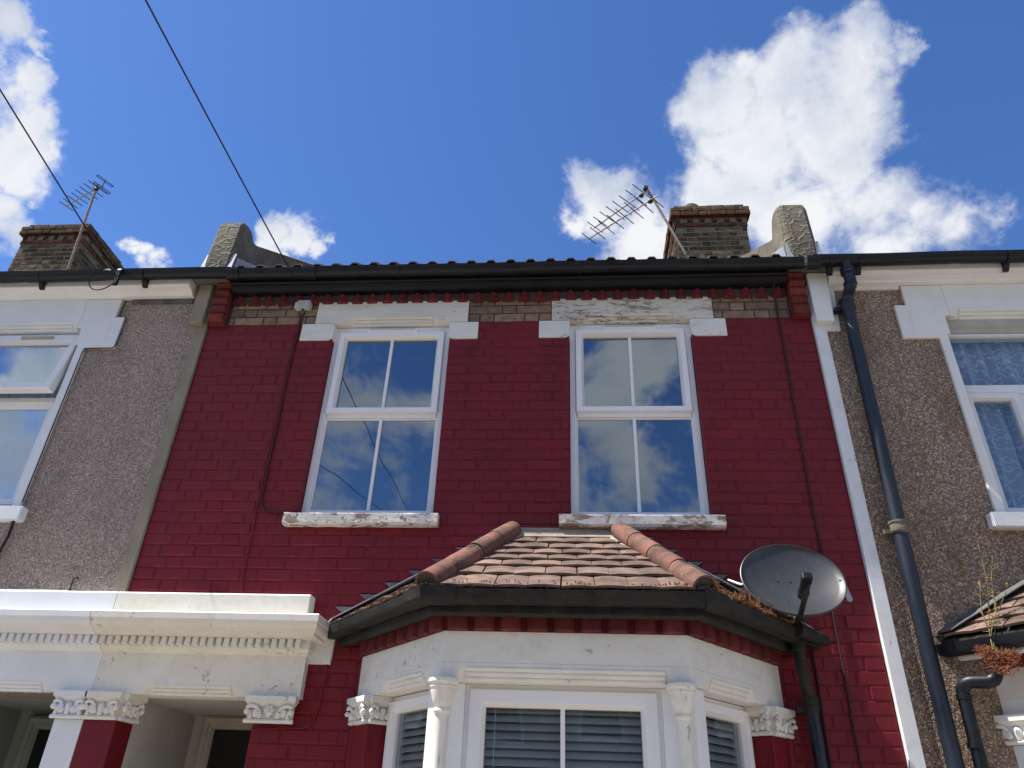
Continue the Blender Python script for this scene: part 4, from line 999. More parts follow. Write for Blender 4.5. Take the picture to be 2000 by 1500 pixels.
    for q, m_ in ((B, mt[1]), (Cc, mt[2])):
        j_ = MB(); n0 = Vector((m_[0], m_[1]));
        for s_ in (-1, 1):
            dirv = Vector((1, 0)) if (s_ > 0) == (q is B) else (Vector((-.6, .72)) / L_ if q is B else Vector((.6, .72)) / L_)
            nn = Vector((0, -1)) if abs(dirv.y) < .1 else (Vector(nl) if q is B else Vector(nr))
            rings_ = []
            for t_ in (0.0, .075):
                base = Vector(q) + dirv * t_
                mv = n0 if t_ == 0 else nn
                rings_.append([((base + mv * o_).x, (base + mv * o_).y, z_ + gz) for o_, z_ in ((.126, 2.646), (.126, 2.584), (.135, 2.572), (.165, 2.567), (.199, 2.575), (.211, 2.598), (.218, 2.646), (.208, 2.646), (.200, 2.61), (.165, 2.576), (.13, 2.59))])
            j_.loft(rings_)
        j_.build('gutter_angle', P['gutter'], gt, 0, 1, False)
    # ---- tiled roof
    hw = .335; zt_, ze = 3.200, 2.608; off = .185
    E0 = Vector((A[0] + mt[0][0] * off, 0, ze)); E1 = Vector((B[0] + mt[1][0] * off, B[1] + mt[1][1] * off, ze)); E2 = Vector((Cc[0] + mt[2][0] * off, E1.y, ze)); E3 = Vector((D_[0] + mt[3][0] * off, 0, ze))
    T0 = Vector((cx - hw, 0, zt_)); T1 = Vector((cx + hw, 0, zt_))
    deck = MB()
    for q in ((E0, E1, T0), (E1, E2, T1, T0), (E2, E3, T1)):
        deck.loft([[tuple(v_ - Vector((0, 0, .012))) for v_ in q], [tuple(v_ - Vector((0, 0, .045))) for v_ in q]])
    rf = deck.build('bay_roof', 'mortar_dark', parent)
    def clip(poly, a, b, inside):   # keep the part of a 2-D polygon on the inner side of line a-b
        res = []; n_ = len(poly)
        sd_ = lambda p_: ((b[0] - a[0]) * (p_[1] - a[1]) - (b[1] - a[1]) * (p_[0] - a[0])) * inside
        for i in range(n_):
            p_, q_ = poly[i], poly[(i + 1) % n_]; s1, s2 = sd_(p_), sd_(q_)
            if s1 >= 0: res.append(p_)
            if s1 * s2 < 0: t_ = s1 / (s1 - s2); res.append((p_[0] + (q_[0] - p_[0]) * t_, p_[1] + (q_[1] - p_[1]) * t_))
        return res
    def slope(e0, e1, t0, t1, rows, w_, shift, mat):
        u = (e1 - e0).normalized(); nrm = (e1 - e0).cross(t0 - e0).normalized()
        if nrm.z < 0: nrm = -nrm
        v_ = nrm.cross(u).normalized()
        if v_.z < 0: v_ = -v_
        to2 = lambda q: ((q - e0).dot(u), (q - e0).dot(v_))
        a0, a1, b0, b1 = to2(e0), to2(e1), to2(t0), to2(t1)
        cen = ((a0[0] + a1[0]) / 2, (a0[1] + b0[1]) / 2 * .6)
        edges = [(a0, b0), (b1, a1)]
        for r_i, (v0, v1) in enumerate(rows):
            x_ = -w_ * 2 + (w_ / 2 if r_i % 2 else 0) + shift
            while x_ < a1[0] + w_:
                jx = random.uniform(-.003, .003); jv = random.uniform(-.0025, .0025); tw = random.uniform(-.0025, .0025); lift = random.uniform(0, .003)
                mbt = MB(); ok = False
                for k_ in range(4):
                    xa = x_ + .002 + (w_ - .004) * k_ / 4 + jx; xb = x_ + .002 + (w_ - .004) * (k_ + 1) / 4 + jx
                    pol = [(xa, v0 + jv + tw * (k_ - 2)), (xb, v0 + jv + tw * (k_ - 1)), (xb, v1 + .05), (xa, v1 + .05)]
                    for (la, lb) in edges:
                        sgn = 1 if ((lb[0] - la[0]) * (cen[1] - la[1]) - (lb[1] - la[1]) * (cen[0] - la[0])) > 0 else -1
                        if len(pol) > 2: pol = clip(pol, la, lb, sgn)
                    if len(pol) < 3: continue
                    ar = abs(sum(pol[i][0] * pol[(i + 1) % len(pol)][1] - pol[(i + 1) % len(pol)][0] * pol[i][1] for i in range(len(pol)))) / 2
                    if ar < 2e-4: continue
                    ok = True
                    def hgt(p_):
                        t_ = (p_[0] - x_) / w_; s_ = (p_[1] - v0) / (v1 + .05 - v0)
                        return .018 * (1 - s_) + .0055 * (1 - (2 * t_ - 1) ** 2) + lift
                    up_ = [tuple(e0 + u * p_[0] + v_ * p_[1] + nrm * (hgt(p_) + .004)) for p_ in pol]
                    dn_ = [tuple(e0 + u * p_[0] + v_ * p_[1] + nrm * (hgt(p_) - .010)) for p_ in pol]
                    mbt.loft([dn_, up_])
                if ok: mbt.build('roof_tile', mat, rf)
                x_ += w_
    sl = (T0 - Vector((T0.x, E1.y, ze))).length
    rows = [(0.0, .205), (.205, .365), (.365, .49), (.49, .61), (.61, .735), (.735, .875)]
    kf = sl / 1.09
    rows = [(a * kf, b * kf) for a, b in rows] + [(.875 * kf, sl - .06)]
    slope(E1, E2, T0, T1, rows, .163, .02, 'clay_tile')
    srows = lambda h_: [(i * h_ / 9, (i + 1) * h_ / 9) for i in range(9)]
    for e0, e1, t_ in ((E0, E1, T0), (E2, E3, T1)):
        h_ = ((t_ - e0) - (e1 - e0).normalized() * (t_ - e0).dot((e1 - e0).normalized())).length
        slope(e0, e1, t_, t_, srows(h_), .163, .05, 'clay_tile')
    # half-round hip tiles bedded in mortar
    for e_, t_, sg in ((E1, T0, -1), (E2, T1, 1)):
        top = t_ + Vector((-sg * -.0, -.035, .028)); bot = e_ + Vector((0, 0, .022)) + (t_ - e_).normalized() * .012
        ax = (top - bot); Ln = ax.length; ax.normalize(); sidev = ax.cross(Vector((0, 0, 1))).normalized(); upv = sidev.cross(ax).normalized()
        nseg = 4
        for i in range(nseg):
            h0, h1 = Ln * i / nseg + .002, Ln * (i + 1) / nseg
            r0 = .066; r1 = .061
            mm = MB(); ringsO = []
            jit = random.uniform(-.003, .003)
            for (hh, rr) in ((h0, r0), (h0 + .012, r0), (h1 + .004, r1)):
                ring = []
                for kk in range(17):
                    an = R(-52) + R(284) * kk / 16
                    ring.append(tuple(bot + ax * hh + sidev * (rr * math.cos(an) + jit) + upv * (rr * .92 * math.sin(an) + jit)))
                for kk in range(16, -1, -1):
                    an = R(-52) + R(284) * kk / 16
                    ring.append(tuple(bot + ax * hh + sidev * ((rr - .011) * math.cos(an) + jit) + upv * ((rr - .011) * .92 * math.sin(an) + jit)))
                ringsO.append(ring)
            mm.loft(ringsO); mm.build('hip_tile', 'hip_clay', rf, 0, 1, True)
        mm = MB(); mm.tube([tuple(bot + ax * .006), tuple(bot + ax * (Ln - .01))], .056, 14); mm.build('hip_bedding', 'mortar_dark', rf, 0, 1, True)
        for sgn2 in (-1, 1):
            mm = MB(); mm.tube([tuple(bot + ax * .06 + sidev * .052 * sgn2 - upv * .048), tuple(bot + ax * (Ln - .03) + sidev * .052 * sgn2 - upv * .05)], .020, 8); mm.build('hip_mortar', 'flaunching', rf, 0, 1, True)
    MB().loft([[(cx - hw - .02, 0, 3.258), (cx - hw - .02, -.012, 3.256), (cx - hw - .02, -.075, 3.175), (cx - hw - .02, 0, 3.17)], [(cx + hw + .02, 0, 3.258), (cx + hw + .02, -.012, 3.256), (cx + hw + .02, -.075, 3.175), (cx + hw + .02, 0, 3.17)]]).build('cement_fillet', 'flaunching', rf, 0.003)
    # stepped lead flashing on the wall above both side slopes
    sl_x = (T0.x - E0.x) / (zt_ - ze)
    if full:
        kz = ZT - math.ceil((ZT - 2.70) / CO) * CO
        z_ = kz
        while z_ < 3.15:
            for sg, Ex in ((-1, E0.x), (1, E3.x)):
                xr = lambda zz: Ex - sg * (zz - ze) * sl_x
                za, zb_ = z_ + .004, z_ + CO - .003
                poly = [(xr(zb_) - sg * .03, zb_ - .0), (xr(za) + sg * .085, zb_), (xr(za) + sg * .0 - sg * .015, za), (xr(za) - sg * .06, za)]
                MB().prism_y(poly, -.0125, -.002).build('lead_flashing', 'lead', rf)
            z_ += CO
    for sg, e_, t_ in ((-1, E0, T0), (1, E3, T1)):
        a = e_ + Vector((0, -.004, .045)); b = t_ + Vector((0, -.004, .045))
        f_ = MB(); f_.loft([[tuple(a), tuple(a + Vector((-sg * .05, -.10, -.005))), tuple(a + Vector((-sg * .05, -.10, -.012))), tuple(a - Vector((0, 0, .01)))], [tuple(b), tuple(b + Vector((0, -.10, -.005))), tuple(b + Vector((0, -.10, -.012))), tuple(b - Vector((0, 0, .01)))]])
        f_.build('cover_flashing', P.get('flash', 'zinc'), rf)
    return root, rf, dict(A=A, B=B, C=Cc, D=D_, ML=ML, MR=MR, MF=MF, S=S)
b1, rf1, BI = bay(house, -0.04, dict(white='bay_paint', wall='red_paint', nose='red_brick', fascia='old_black_paint', gutter='old_black_paint'), True)
b2, rf2, BI2 = bay(rhouse, 3.50, dict(white='white_paint', wall='strip_paint', nose='red_brick', fascia='white_paint', gutter='black_plastic', gz=-0.06, flash='lead'), False)
# blinds in the bay of the red house
gap = 0.0385
blind(BI['MF'], .20, .98, 2.125, 36, gap, .17, R(58), 'beige slatted blind in the wide middle light of the bay', None, 'slat', False, [(.26, 1.2)])
blind(BI['ML'], .235, .755, 2.125, 36, gap, .19, R(58), 'beige slatted blind in the narrow bay light beside the porch', None, 'slat', False, [(.60, 1.2)])
blind(BI['MR'], BI['S'] - .755, BI['S'] - .235, 2.125, 36, gap, .19, R(58), 'beige slatted blind in the narrow bay light beside the thin downpipe', None, 'slat', False)

# downpipe of the bay
dpm = pipe('downpipe', 'pipe_black', house, [(1.285, -.085, 2.22), (1.287, -.085, 1.5), (1.29, -.085, GZ)], .033, 16)
pipe('swan_neck', 'old_black_paint', dpm, [(1.24, -.175, 2.60), (1.24, -.175, 2.50)] + arc((1.24, -.175, 2.47), (1.245, -.175, 2.40), (1.262, -.13, 2.34)) + arc((1.275, -.10, 2.30), (1.285, -.085, 2.27), (1.285, -.085, 2.20)), .031, 14)
collar(dpm, 1.285, -.085, 2.235, .033, .075, 'old_black_paint'); collar(dpm, 1.24, -.175, 2.52, .031, .05, 'old_black_paint', False)
# gutter end and iron stub at the wall
MB().tube([(1.22, -.26, 2.60), (1.33, -.15, 2.585), (1.42, -.09, 2.575)], [.045, .04, .034], 10).build('gutter_outlet', 'old_black_paint', dpm, 0, 1, True)
# downpipe of the right bay
dpr = pipe('downpipe', 'black_plastic', rhouse, [(2.085, -.10, 2.30), (2.075, -.10, 1.4), (2.07, -.10, GZ)], .034, 16)
pipe('offset_bend', 'black_plastic', dpr, [(2.235, -.20, 2.50), (2.235, -.20, 2.44)] + arc((2.235, -.20, 2.42), (2.232, -.20, 2.365), (2.19, -.18, 2.36)) + arc((2.13, -.145, 2.365), (2.088, -.115, 2.365), (2.086, -.102, 2.32)) + [(2.085, -.10, 2.27)], .034, 16)
for (x_, z_) in ((2.0853, 2.295), (2.078, 2.06)): collar(dpr, x_, -.10, z_, .034, .03, 'black_plastic', False, ((0, 1), (0.05, 1.1), (.95, 1.1), (1, 1)))

# cement fillers added at the party lines to stop sun leaking past the eaves
MB().box(-2.984, -2.657, -.155, .10, 5.243, 5.279).build('eaves_filler', 'dark_cement', house, .004)
MB().box(1.607, 1.908, -.155, .10, 5.243, 5.279).build('eaves_filler', 'dark_cement', house, .004)
# ------------------------------------------------------------------ party wall parapets
def parapet(name, x0, x1, label, ztop, zs):
    t = thing(name, label, 'parapet', ((x0 + x1) / 2, 0, 5.25))
    prof = [(.10, 5.28), (-.09, 5.28), (-.085, 5.5), (-.05, ztop - .05), (-.03, ztop - .012), (.0, ztop), (.07, ztop + .005), (.12, ztop - .01), (.15, ztop - .05), (.20, zs + .10 * TP + .01), (.26, zs + .16 * TP), (3.4, zs + 3.3 * TP), (3.4, 5.28 + 3.3 * TP), (.5, 5.28 + .4 * TP)]
    m_ = MB(); w = .012
    cxp = (x0 + x1) / 2
    def ring(x_, s_): return [(x_, y_ + .03 * s_ * (1 if y_ < 0.05 else 0), z_ - .02 * s_ * (1 if z_ > 5.7 else 0)) for y_, z_ in prof]
    m_.loft([ring(x0, 1), ring(x0 + .03, 0), ring(x1 - .03, 0), ring(x1, 1)])
    me = m_.mesh('coping', 0.006, 2, True)
    me.materials.append(MATS['plain_render']); me.materials.append(MATS['crazed_render'])
    for p_ in me.polygons:
        p_.material_index = 1 if (p_.normal.y < -.6 and p_.center.y < .05) else 0
    put('coping', me, None, t)
    for sg in (-1, 1):
        xx = x1 if sg > 0 else x0
        l_ = MB(); l_.loft([[(xx + sg * .003, -.06, 5.34), (xx + sg * .003, -.02, 5.56), (xx + sg * .003, 1.4, 5.56 + 1.2 * TP), (xx + sg * .003, 1.4, 5.3 + 1.4 * TP)], [(xx + sg * .012, -.06, 5.34), (xx + sg * .012, -.02, 5.555), (xx + sg * .012, 1.4, 5.555 + 1.2 * TP), (xx + sg * .012, 1.4, 5.3 + 1.4 * TP)]])
        l_.build('lead_flashing', 'zinc', t)
        l_ = MB(); a_, b_ = sorted((xx - sg * .035, xx + sg * .014)); l_.loft([[(a_, -.088, 5.30), (b_, -.088, 5.30), (b_, -.055, 5.565), (a_ + .02, -.055, 5.56)], [(a_, -.098, 5.30), (b_, -.098, 5.30), (b_, -.065, 5.565), (a_ + .02, -.065, 5.56)]]); l_.build('lead_corner', 'zinc', t)
    return t
parapet('party_wall_parapet', -2.975, -2.735, 'rendered parapet stub with crazed face between the grey and red houses', 5.96, 5.84)
parapet('party_wall_parapet', 1.66, 1.895, 'rendered parapet stub with crazed face between the red and brown houses', 6.0, 5.775)

# ------------------------------------------------------------------ chimneys
def chimney(parent, x0, x1, y0, y1, zb, zt, face_right, pots):
    """stack with corbelled head and dogtooth course, every brick its own piece on the two faces in view"""
    core = MB(); core.box(x0 + .003, x1 - .003, y0 + .003, y1, zb, zt - .02)
    ch = core.build('chimney', 'chimney_mortar', parent)
    n_ = int((zt - zb) / CO); rg = random.Random(int(x0 * 100))
    for i in range(n_):
        z1 = zt - i * CO; z0 = z1 - CO + .017; ex = 0.0
        if i == 0: ex = .0
        elif i in (1, 2): ex = .05 if i == 1 else .055
        elif i == 3: ex = .02
        elif i == 4: ex = .012
        red = i in (2, 3, 4)
        mat = 'chimney_red_brick' if red else 'chimney_brick'
        if i == 3:
            dm = MB(); a = .05
            dm.loft([[(x_, y_, z_) for x_, y_ in ((a, 0), (0, a), (-a, 0), (0, -a))] for z_ in (-.03, .034)]); dme = dm.mesh('brick', .003)
            k_ = x0 + .03
            while k_ < x1: put('brick', dme, mat, ch, Matrix.Translation((k_, y0 + .018, (z0 + z1) / 2)) @ Matrix.Rotation(rg.uniform(-.1, .1), 4, 'Z')); k_ += .152
            MB().box(x0 - .02, x1 + .02, y0 + .012, y1, z0 - .01, z1 + .01).build('brick_course', 'chimney_mortar', ch)
        for a, b in ([] if i == 3 else bond(x0 - ex, x1 + ex, i, x0 + .07)):
            m_ = MB(); cx_, cz_ = (a + b) / 2, (z0 + z1) / 2
            brick_into(m_, a, b, z0, z1, rg, y0 - ex + rg.uniform(-.006, .004), .1 + ex, .009, cx_, cz_, y0); put('brick', m_.mesh('brick'), mat if rg.random() > .15 else 'chimney_brick', ch, Matrix.Translation((cx_, y0, cz_)))
        # side face
        sx = x1 if face_right else x0
        for a, b in bond(y0 - ex + .11, y1 + ex, i, y0):
            m_ = MB(); brick_into(m_, a, b, z0, z1, rg, -ex + rg.uniform(-.006, .004), .1 + ex, .009, (a + b) / 2, (z0 + z1) / 2, 0)
            Mx = Matrix.Translation((sx, (a + b) / 2, (z0 + z1) / 2)) @ Matrix.Rotation(R(90 if face_right else -90), 4, 'Z')
            put('brick', m_.mesh('brick'), mat if (face_right or rg.random() > .5 or red) else 'chimney_red_brick', ch, Mx)
    MB().box(x0 + .02, x1 - .02, y0 + .02, y1 - .02, zt - .03, zt + .015).build('flaunching', 'chimney_mortar', ch, 0.01)
    for (px, py, r_, h) in pots:
        MB().lathe([(r_, zt), (r_ * 1.02, zt + h * .5), (r_ * .96, zt + h * .55), (r_ * 1.0, zt + h * .8), (r_ * .7, zt + h), (.01, zt + h * 1.02)], (px, py), 18).build('chimney_pot', 'dark_cement', ch, 0, 1, True)
chimney(rhouse, 1.33, 2.20, 2.5, 3.5, 6.85, 8.50, False, [(1.60, 2.75, .11, .22), (2.0, 2.9, .09, .16)])
chimney(lhouse, -7.78, -6.86, 2.9, 3.75, 7.1, 8.85, True, [])

# ------------------------------------------------------------------ TV aerials
def aerial(label, mast, booms, n_el, el_len, fold):
    t = thing('tv_aerial', label, 'aerial', mast[0])
    MB().tube(mast, .017, 8).build('mast', 'rusty_mast', t, 0, 1, True)
    for bi, (p0, p1) in enumerate(booms):
        p0, p1 = Vector(p0), Vector(p1)
        MB().tube([tuple(p0), tuple(p1)], .011, 6).build('boom', 'aluminium', t)
        d = (p1 - p0).normalized(); side = d.cross(Vector((0, 0, 1))).normalized()
        for i in range(n_el):
            c = p0 + (p1 - p0) * (0.06 + 0.92 * i / (n_el - 1)); l = el_len * (1.0 - .35 * i / n_el) / 2
            MB().tube([tuple(c - side * l), tuple(c + side * l)], .0065, 5).build('element', 'dark_metal', t)
        c = p0 + (p1 - p0) * .10; MB().box(-.03, .03, -.025, .025, -.02, .02)
        bx_ = MB(); bx_.blob(tuple(c - Vector((0, 0, .02))), .035, .035, .03); bx_.build('junction', 'dark_metal', t, 0, 1, True)
        if fold:
            for zz in (-.07, .07):
                for off in (0.0, .035):
                    q = p0 - d * (.06 + off) + Vector((0, 0, zz)); MB().tube([tuple(q - side * .125), tuple(q + side * .125)], .006, 5).build('reflector', 'dark_metal', t)
                q0 = p0 - d * .06 + Vector((0, 0, zz)); q1 = p0 - d * .095 + Vector((0, 0, zz))
                for s_ in (-.125, .125): MB().tube([tuple(q0 + side * s_), tuple(q1 + side * s_)], .006, 5).build('reflector', 'dark_metal', t)
            q = p0 - d * .075; MB().tube([tuple(q - Vector((0, 0, .08))), tuple(q + Vector((0, 0, .08)))], .007, 5).build('reflector', 'dark_metal', t)
    mt_ = Vector(mast[-1]); cl = MB(); cl.box(mt_.x - .03, mt_.x + .03, mt_.y - .03, mt_.y + .03, mt_.z - .07, mt_.z - .02); cl.build('clamp', 'dark_metal', t, .005)
    return t
aerial('television aerial on a thin mast strapped to the chimney of the grey house', [(-6.80, 2.8, 7.9), (-6.93, 2.8, 9.52)], [((-6.84, 2.76, 9.45), (-7.61, 3.14, 9.45))], 8, .32, True)
aerial('rusty aerial with two parallel booms leaning from the chimney over the red house', [(1.40, 2.42, 7.62), (0.985, 2.42, 8.79)], [((1.0, 2.42, 8.71), (0.34, 3.09, 8.71)), ((1.12, 2.36, 8.55), (0.25, 3.14, 8.55))], 8, .44, False)

# ------------------------------------------------------------------ overhead cables and their pole
POLE = Vector((-3.62, -12.6, 7.75))
def span(name, a, b, sag, r_, label, mat='cable_black'):
    a, b = Vector(a), Vector(b)
    P = [tuple(a + (b - a) * t - Vector((0, 0, sag * 4 * t * (1 - t)))) for t in [i / 40 for i in range(41)]]
    return tag(MB().tube(P, r_, 6).build(name, mat, None, 0, 1, True), label, 'cable')
span('overhead_cable', (-2.085, -.255, 5.13), POLE, .16, .005, 'black overhead wire rising from the gutter of the red house across the sky')
span('overhead_cable', (-3.51, -.27, 5.17), POLE + Vector((.05, 0, -.1)), .12, .005, 'black overhead wire reaching the gutter of the grey house past its aerial')
pole = thing('telegraph_pole', 'tarred wooden telegraph pole across the road', 'pole', (POLE.x, POLE.y, GZ))
MB().tube([(POLE.x, POLE.y, GZ - .2), (POLE.x, POLE.y, 8.1)], [.15, .10], 14).build('shaft', 'timber_pole', pole, 0, 1, True)
MB().tube([(POLE.x, POLE.y, 7.72), (POLE.x, POLE.y, 7.80)], .16, 14).build('ring_head', 'galvanised', pole, 0.005)
# bracket and coil on the grey house's gutter
t = thing('cable_anchor', 'black cable bracket with a loose loop of wire on the gutter of the grey house', 'cable bracket', (-3.50, -.27, 5.15))
MB().extr_x([(-.285, 5.235), (-.27, 5.255), (-.26, 5.22), (-.255, 5.10), (-.27, 5.085), (-.28, 5.10)], -3.52, -3.485).build('clip', 'black_plastic', t, .004)
lp = [(-3.60 + .115 * math.cos(a), -.282 + .01 * math.sin(a * 2), 5.135 + .098 * math.sin(a)) for a in [math.pi * 2 * i / 28 - .4 for i in range(29)]]
MB().tube(lp, .0045, 6).build('loop', 'cable_black', t, 0, 1, True)
MB().tube([(-3.57, -.285, 5.232), (-3.60, -.285, 5.236), (-3.63, -.282, 5.232)], .006, 6).build('tie', 'upvc', t, 0, 1, True)

# ------------------------------------------------------------------ cables on the walls
def run(label, P, r_, mat='cable_brown', clips=True, name='wall_cable'):
    t = thing(name, label, 'cable', P[0])
    dense = []
    for a, b in zip(P, P[1:]):
        a, b = Vector(a), Vector(b); n = max(2, int((b - a).length / .12))
        for i in range(n):
            q = a + (b - a) * i / n; dense.append((q.x + random.uniform(-.0025, .0025), q.y, q.z))
    dense.append(P[-1])
    MB().tube(dense, r_, 6).build('sheath', mat, t, 0, 1, True)
    if clips:
        acc = 0.0
        for a, b in zip(dense, dense[1:]):
            acc += (Vector(b) - Vector(a)).length
            if acc > .42:
                acc = 0; MB().box(b[0] - .010, b[0] + .006, b[1] - .004, b[1] + .012, b[2] - .006, b[2] + .006).build('clip', mat, t, .001)
    return t
yw = -.013
run('dark cable dropping from the junction box and turning in to the first window sill', [(-2.06, -.02, 5.0), (-2.075, yw, 4.90), (-2.086, yw, 4.55), (-2.072, yw, 3.46), (-2.062, yw, 3.40), (-2.02, yw, 3.352), (-1.88, yw, 3.345)], .0062)
run('thin red-painted cable running straight down to the top of the porch cornice', [(-2.085, -.012, 4.98), (-2.104, yw, 4.55), (-2.090, yw, 3.40), (-2.079, yw, 2.90), (-2.06, yw, 2.80)], .0048, 'red_paint', False)
run('thin brown cable running down the red wall beside the white margin', [(1.503, -.13, 5.15), (1.512, -.06, 5.12), (1.522, yw, 5.06), (1.524, yw, 4.60), (1.515, yw, 3.9), (1.516, yw, 3.1), (1.512, yw, 1.7)], .0062)
run('black cable behind the thin downpipe of the bay', [(1.335, yw, 2.95), (1.36, yw, 2.60), (1.358, yw, 2.2), (1.352, yw, 1.6)], .0068, 'cable_black')
run('red-painted cable looping round the end of the porch cornice and under its capital', [(-1.40, yw, 2.66), (-1.425, yw, 2.56), (-1.44, yw, 2.40), (-1.455, yw, 2.16), (-1.475, yw, 2.085), (-1.53, yw, 2.055), (-1.80, yw, 2.045)], .0048, 'red_paint', False)
run('black cable hanging under the sill of the grey house', [(-3.735, -.03, 3.36), (-3.735, -.04, 3.27), (-3.74, -.035, 3.15), (-3.76, -.03, 3.02), (-3.80, -.028, 2.82)], .0085, 'cable_black', False)
run('pale grey cable sagging under the sill of the grey house', [(-3.745, -.03, 3.30), (-3.77, -.05, 3.2), (-3.80, -.05, 3.10), (-3.815, -.04, 2.98), (-3.80, -.03, 2.86)], .006, 'cable_grey', False)
run('thin dark cable tacked round the eared window surround of the grey house', [(-3.545, -.03, 5.12), (-3.552, -.03, 4.97), (-3.49, -.03, 4.957), (-3.492, -.03, 4.70), (-3.51, -.03, 4.668), (-3.735, -.03, 4.666), (-3.742, -.03, 4.62), (-3.738, -.03, 3.40)], .0042, 'cable_black', False)
run('short bent black wire end poking out of the pebbledash above the porch', [(-3.19, -.02, 2.795), (-3.185, -.03, 2.86), (-3.175, -.035, 2.885), (-3.15, -.03, 2.89)], .0042, 'cable_black', False)
run('thin white cable lying along the top of the porch blocking course', [(-3.65, -.03, 2.802), (-3.40, -.03, 2.806), (-3.19, -.03, 2.800)], .006, 'cable_grey', False)
jb = thing('junction_box', 'small weathered white junction box on the yellow bricks', 'junction box', (-2.075, -.02, 5.055))
m = MB(); m.box(-2.140, -2.008, -.050, -.008, 5.010, 5.092); m.build('cover', 'grey_plastic', jb, .008, 2)
m = MB(); m.box(-2.134, -2.014, -.012, -.004, 5.014, 5.088); m.build('back_plate', 'grey_plastic', jb)
m = MB(); m.tube([(-2.07, -.035, 5.012), (-2.07, -.035, 4.995)], .008, 8); m.build('gland', 'cable_black', jb)

# ------------------------------------------------------------------ satellite dish
def dish():
    c = Vector((1.215, -.36, 2.845))
    t = thing('satellite_dish', 'grey oval satellite dish with its arm on the red wall beside the bay roof', 'satellite dish', tuple(c))
    fw = Vector((-0.02, -1.0, 0.46)).normalized()               # where it points
    sx = fw.cross(Vector((0, 0, 1))).normalized() * -1
    if sx.x < 0: sx = -sx
    up = sx.cross(fw) if sx.cross(fw).z > 0 else fw.cross(sx)
    roll = R(-4); sx, up = sx * math.cos(roll) + up * math.sin(roll), up * math.cos(roll) - sx * math.sin(roll)
    a_, b_ = .272, .246
    m = MB(); rings = []; n = 48
    for k_ in range(0, 9):
        q = k_ / 8
        rings.append([tuple(c + sx * (a_ * q * math.cos(t_)) + up * (b_ * q * math.sin(t_)) - fw * (.062 * (1 - q * q))) for t_ in [2 * math.pi * i / n for i in range(n)]] if k_ else [tuple(c - fw * .062 + sx * 1e-4 * math.cos(2 * math.pi * i / n) + up * 1e-4 * math.sin(2 * math.pi * i / n)) for i in range(n)])
    for q, d in ((1.012, .006), (1.026, .004), (1.028, -.008), (1.0, -.012)):
        rings.append([tuple(c + sx * (a_ * q * math.cos(t_)) + up * (b_ * q * math.sin(t_)) + fw * d) for t_ in [2 * math.pi * i / n for i in range(n)]])
    for k_ in range(8, -1, -2):
        q = max(k_ / 8, .001)
        rings.append([tuple(c + sx * (a_ * q * .99 * math.cos(t_)) + up * (b_ * q * .99 * math.sin(t_)) - fw * (.062 * (1 - q * q) + .010)) for t_ in [2 * math.pi * i / n for i in range(n)]])
    m.loft(rings, True, False); m.build('reflector', 'dish_grey', t, 0, 1, True)
    foot = c - up * (b_ * .96) - fw * .004
    lnb = c - up * (b_ * .88) + fw * .185
    m = MB(); m.tube([tuple(foot - fw * .05), tuple(foot + fw * .04 - up * .012), tuple(lnb - up * .035 - fw * .05), tuple(lnb - up * .012)], [.015, .015, .0145, .0145], 10); arm = m.build('arm', 'black_plastic', t, 0, 1, True)
    m = MB(); m.tube([tuple(lnb - fw * .035), tuple(lnb + fw * .05)], .026, 14); m.tube([tuple(lnb - fw * .075), tuple(lnb - fw * .035)], [.027, .03], 14); l_ = m.build('feed_horn', 'black_plastic', t, 0, 1, True)
    bm_ = Matrix((( sx.x, up.x, fw.x, (lnb + fw * .06).x), (sx.y, up.y, fw.y, (lnb + fw * .06).y), (sx.z, up.z, fw.z, (lnb + fw * .06).z), (0, 0, 0, 1)))
    MB(bm_).box(-.025, .025, -.022, .022, -.028, .028).build('converter', 'black_plastic', l_, .006)
    for (u_, v_) in ((-.07, .03), (.0, .03), (-.035, -.125)):
        q = math.hypot(u_ / a_, v_ / b_); p_ = c + sx * u_ + up * v_ - fw * (.062 * (1 - q * q) - .001)
        MB().tube([tuple(p_), tuple(p_ + fw * .003)], .006, 8).build('bolt', 'dark_metal', t)
    back = c - fw * .075
    MB().tube([tuple(back), (1.23, -.20, 2.80), (1.235, -.05, 2.79)], .020, 10).build('bracket', 'galvanised', t, 0, 1, True)
    MB().box(1.17, 1.30, -.022, -.008, 2.70, 2.87).build('wall_plate', 'galvanised', t, .003)
    MB().tube([tuple(back - sx * .05), (.985, -.10, 2.885), (.935, -.03, 2.93)], .007, 8).build('stay', 'galvanised', t, 0, 1, True)
    e = c + sx * (a_ * .99) - up * .045 - fw * .03
    MB().prism_y([(e.x - .02, e.z + .07), (e.x + .012, e.z + .06), (e.x + .034, e.z - .04), (e.x + .025, e.z - .055), (e.x + .005, e.z - .05)], e.y, e.y + .006).build('side_lug', 'galvanised', t, .001)
dish()

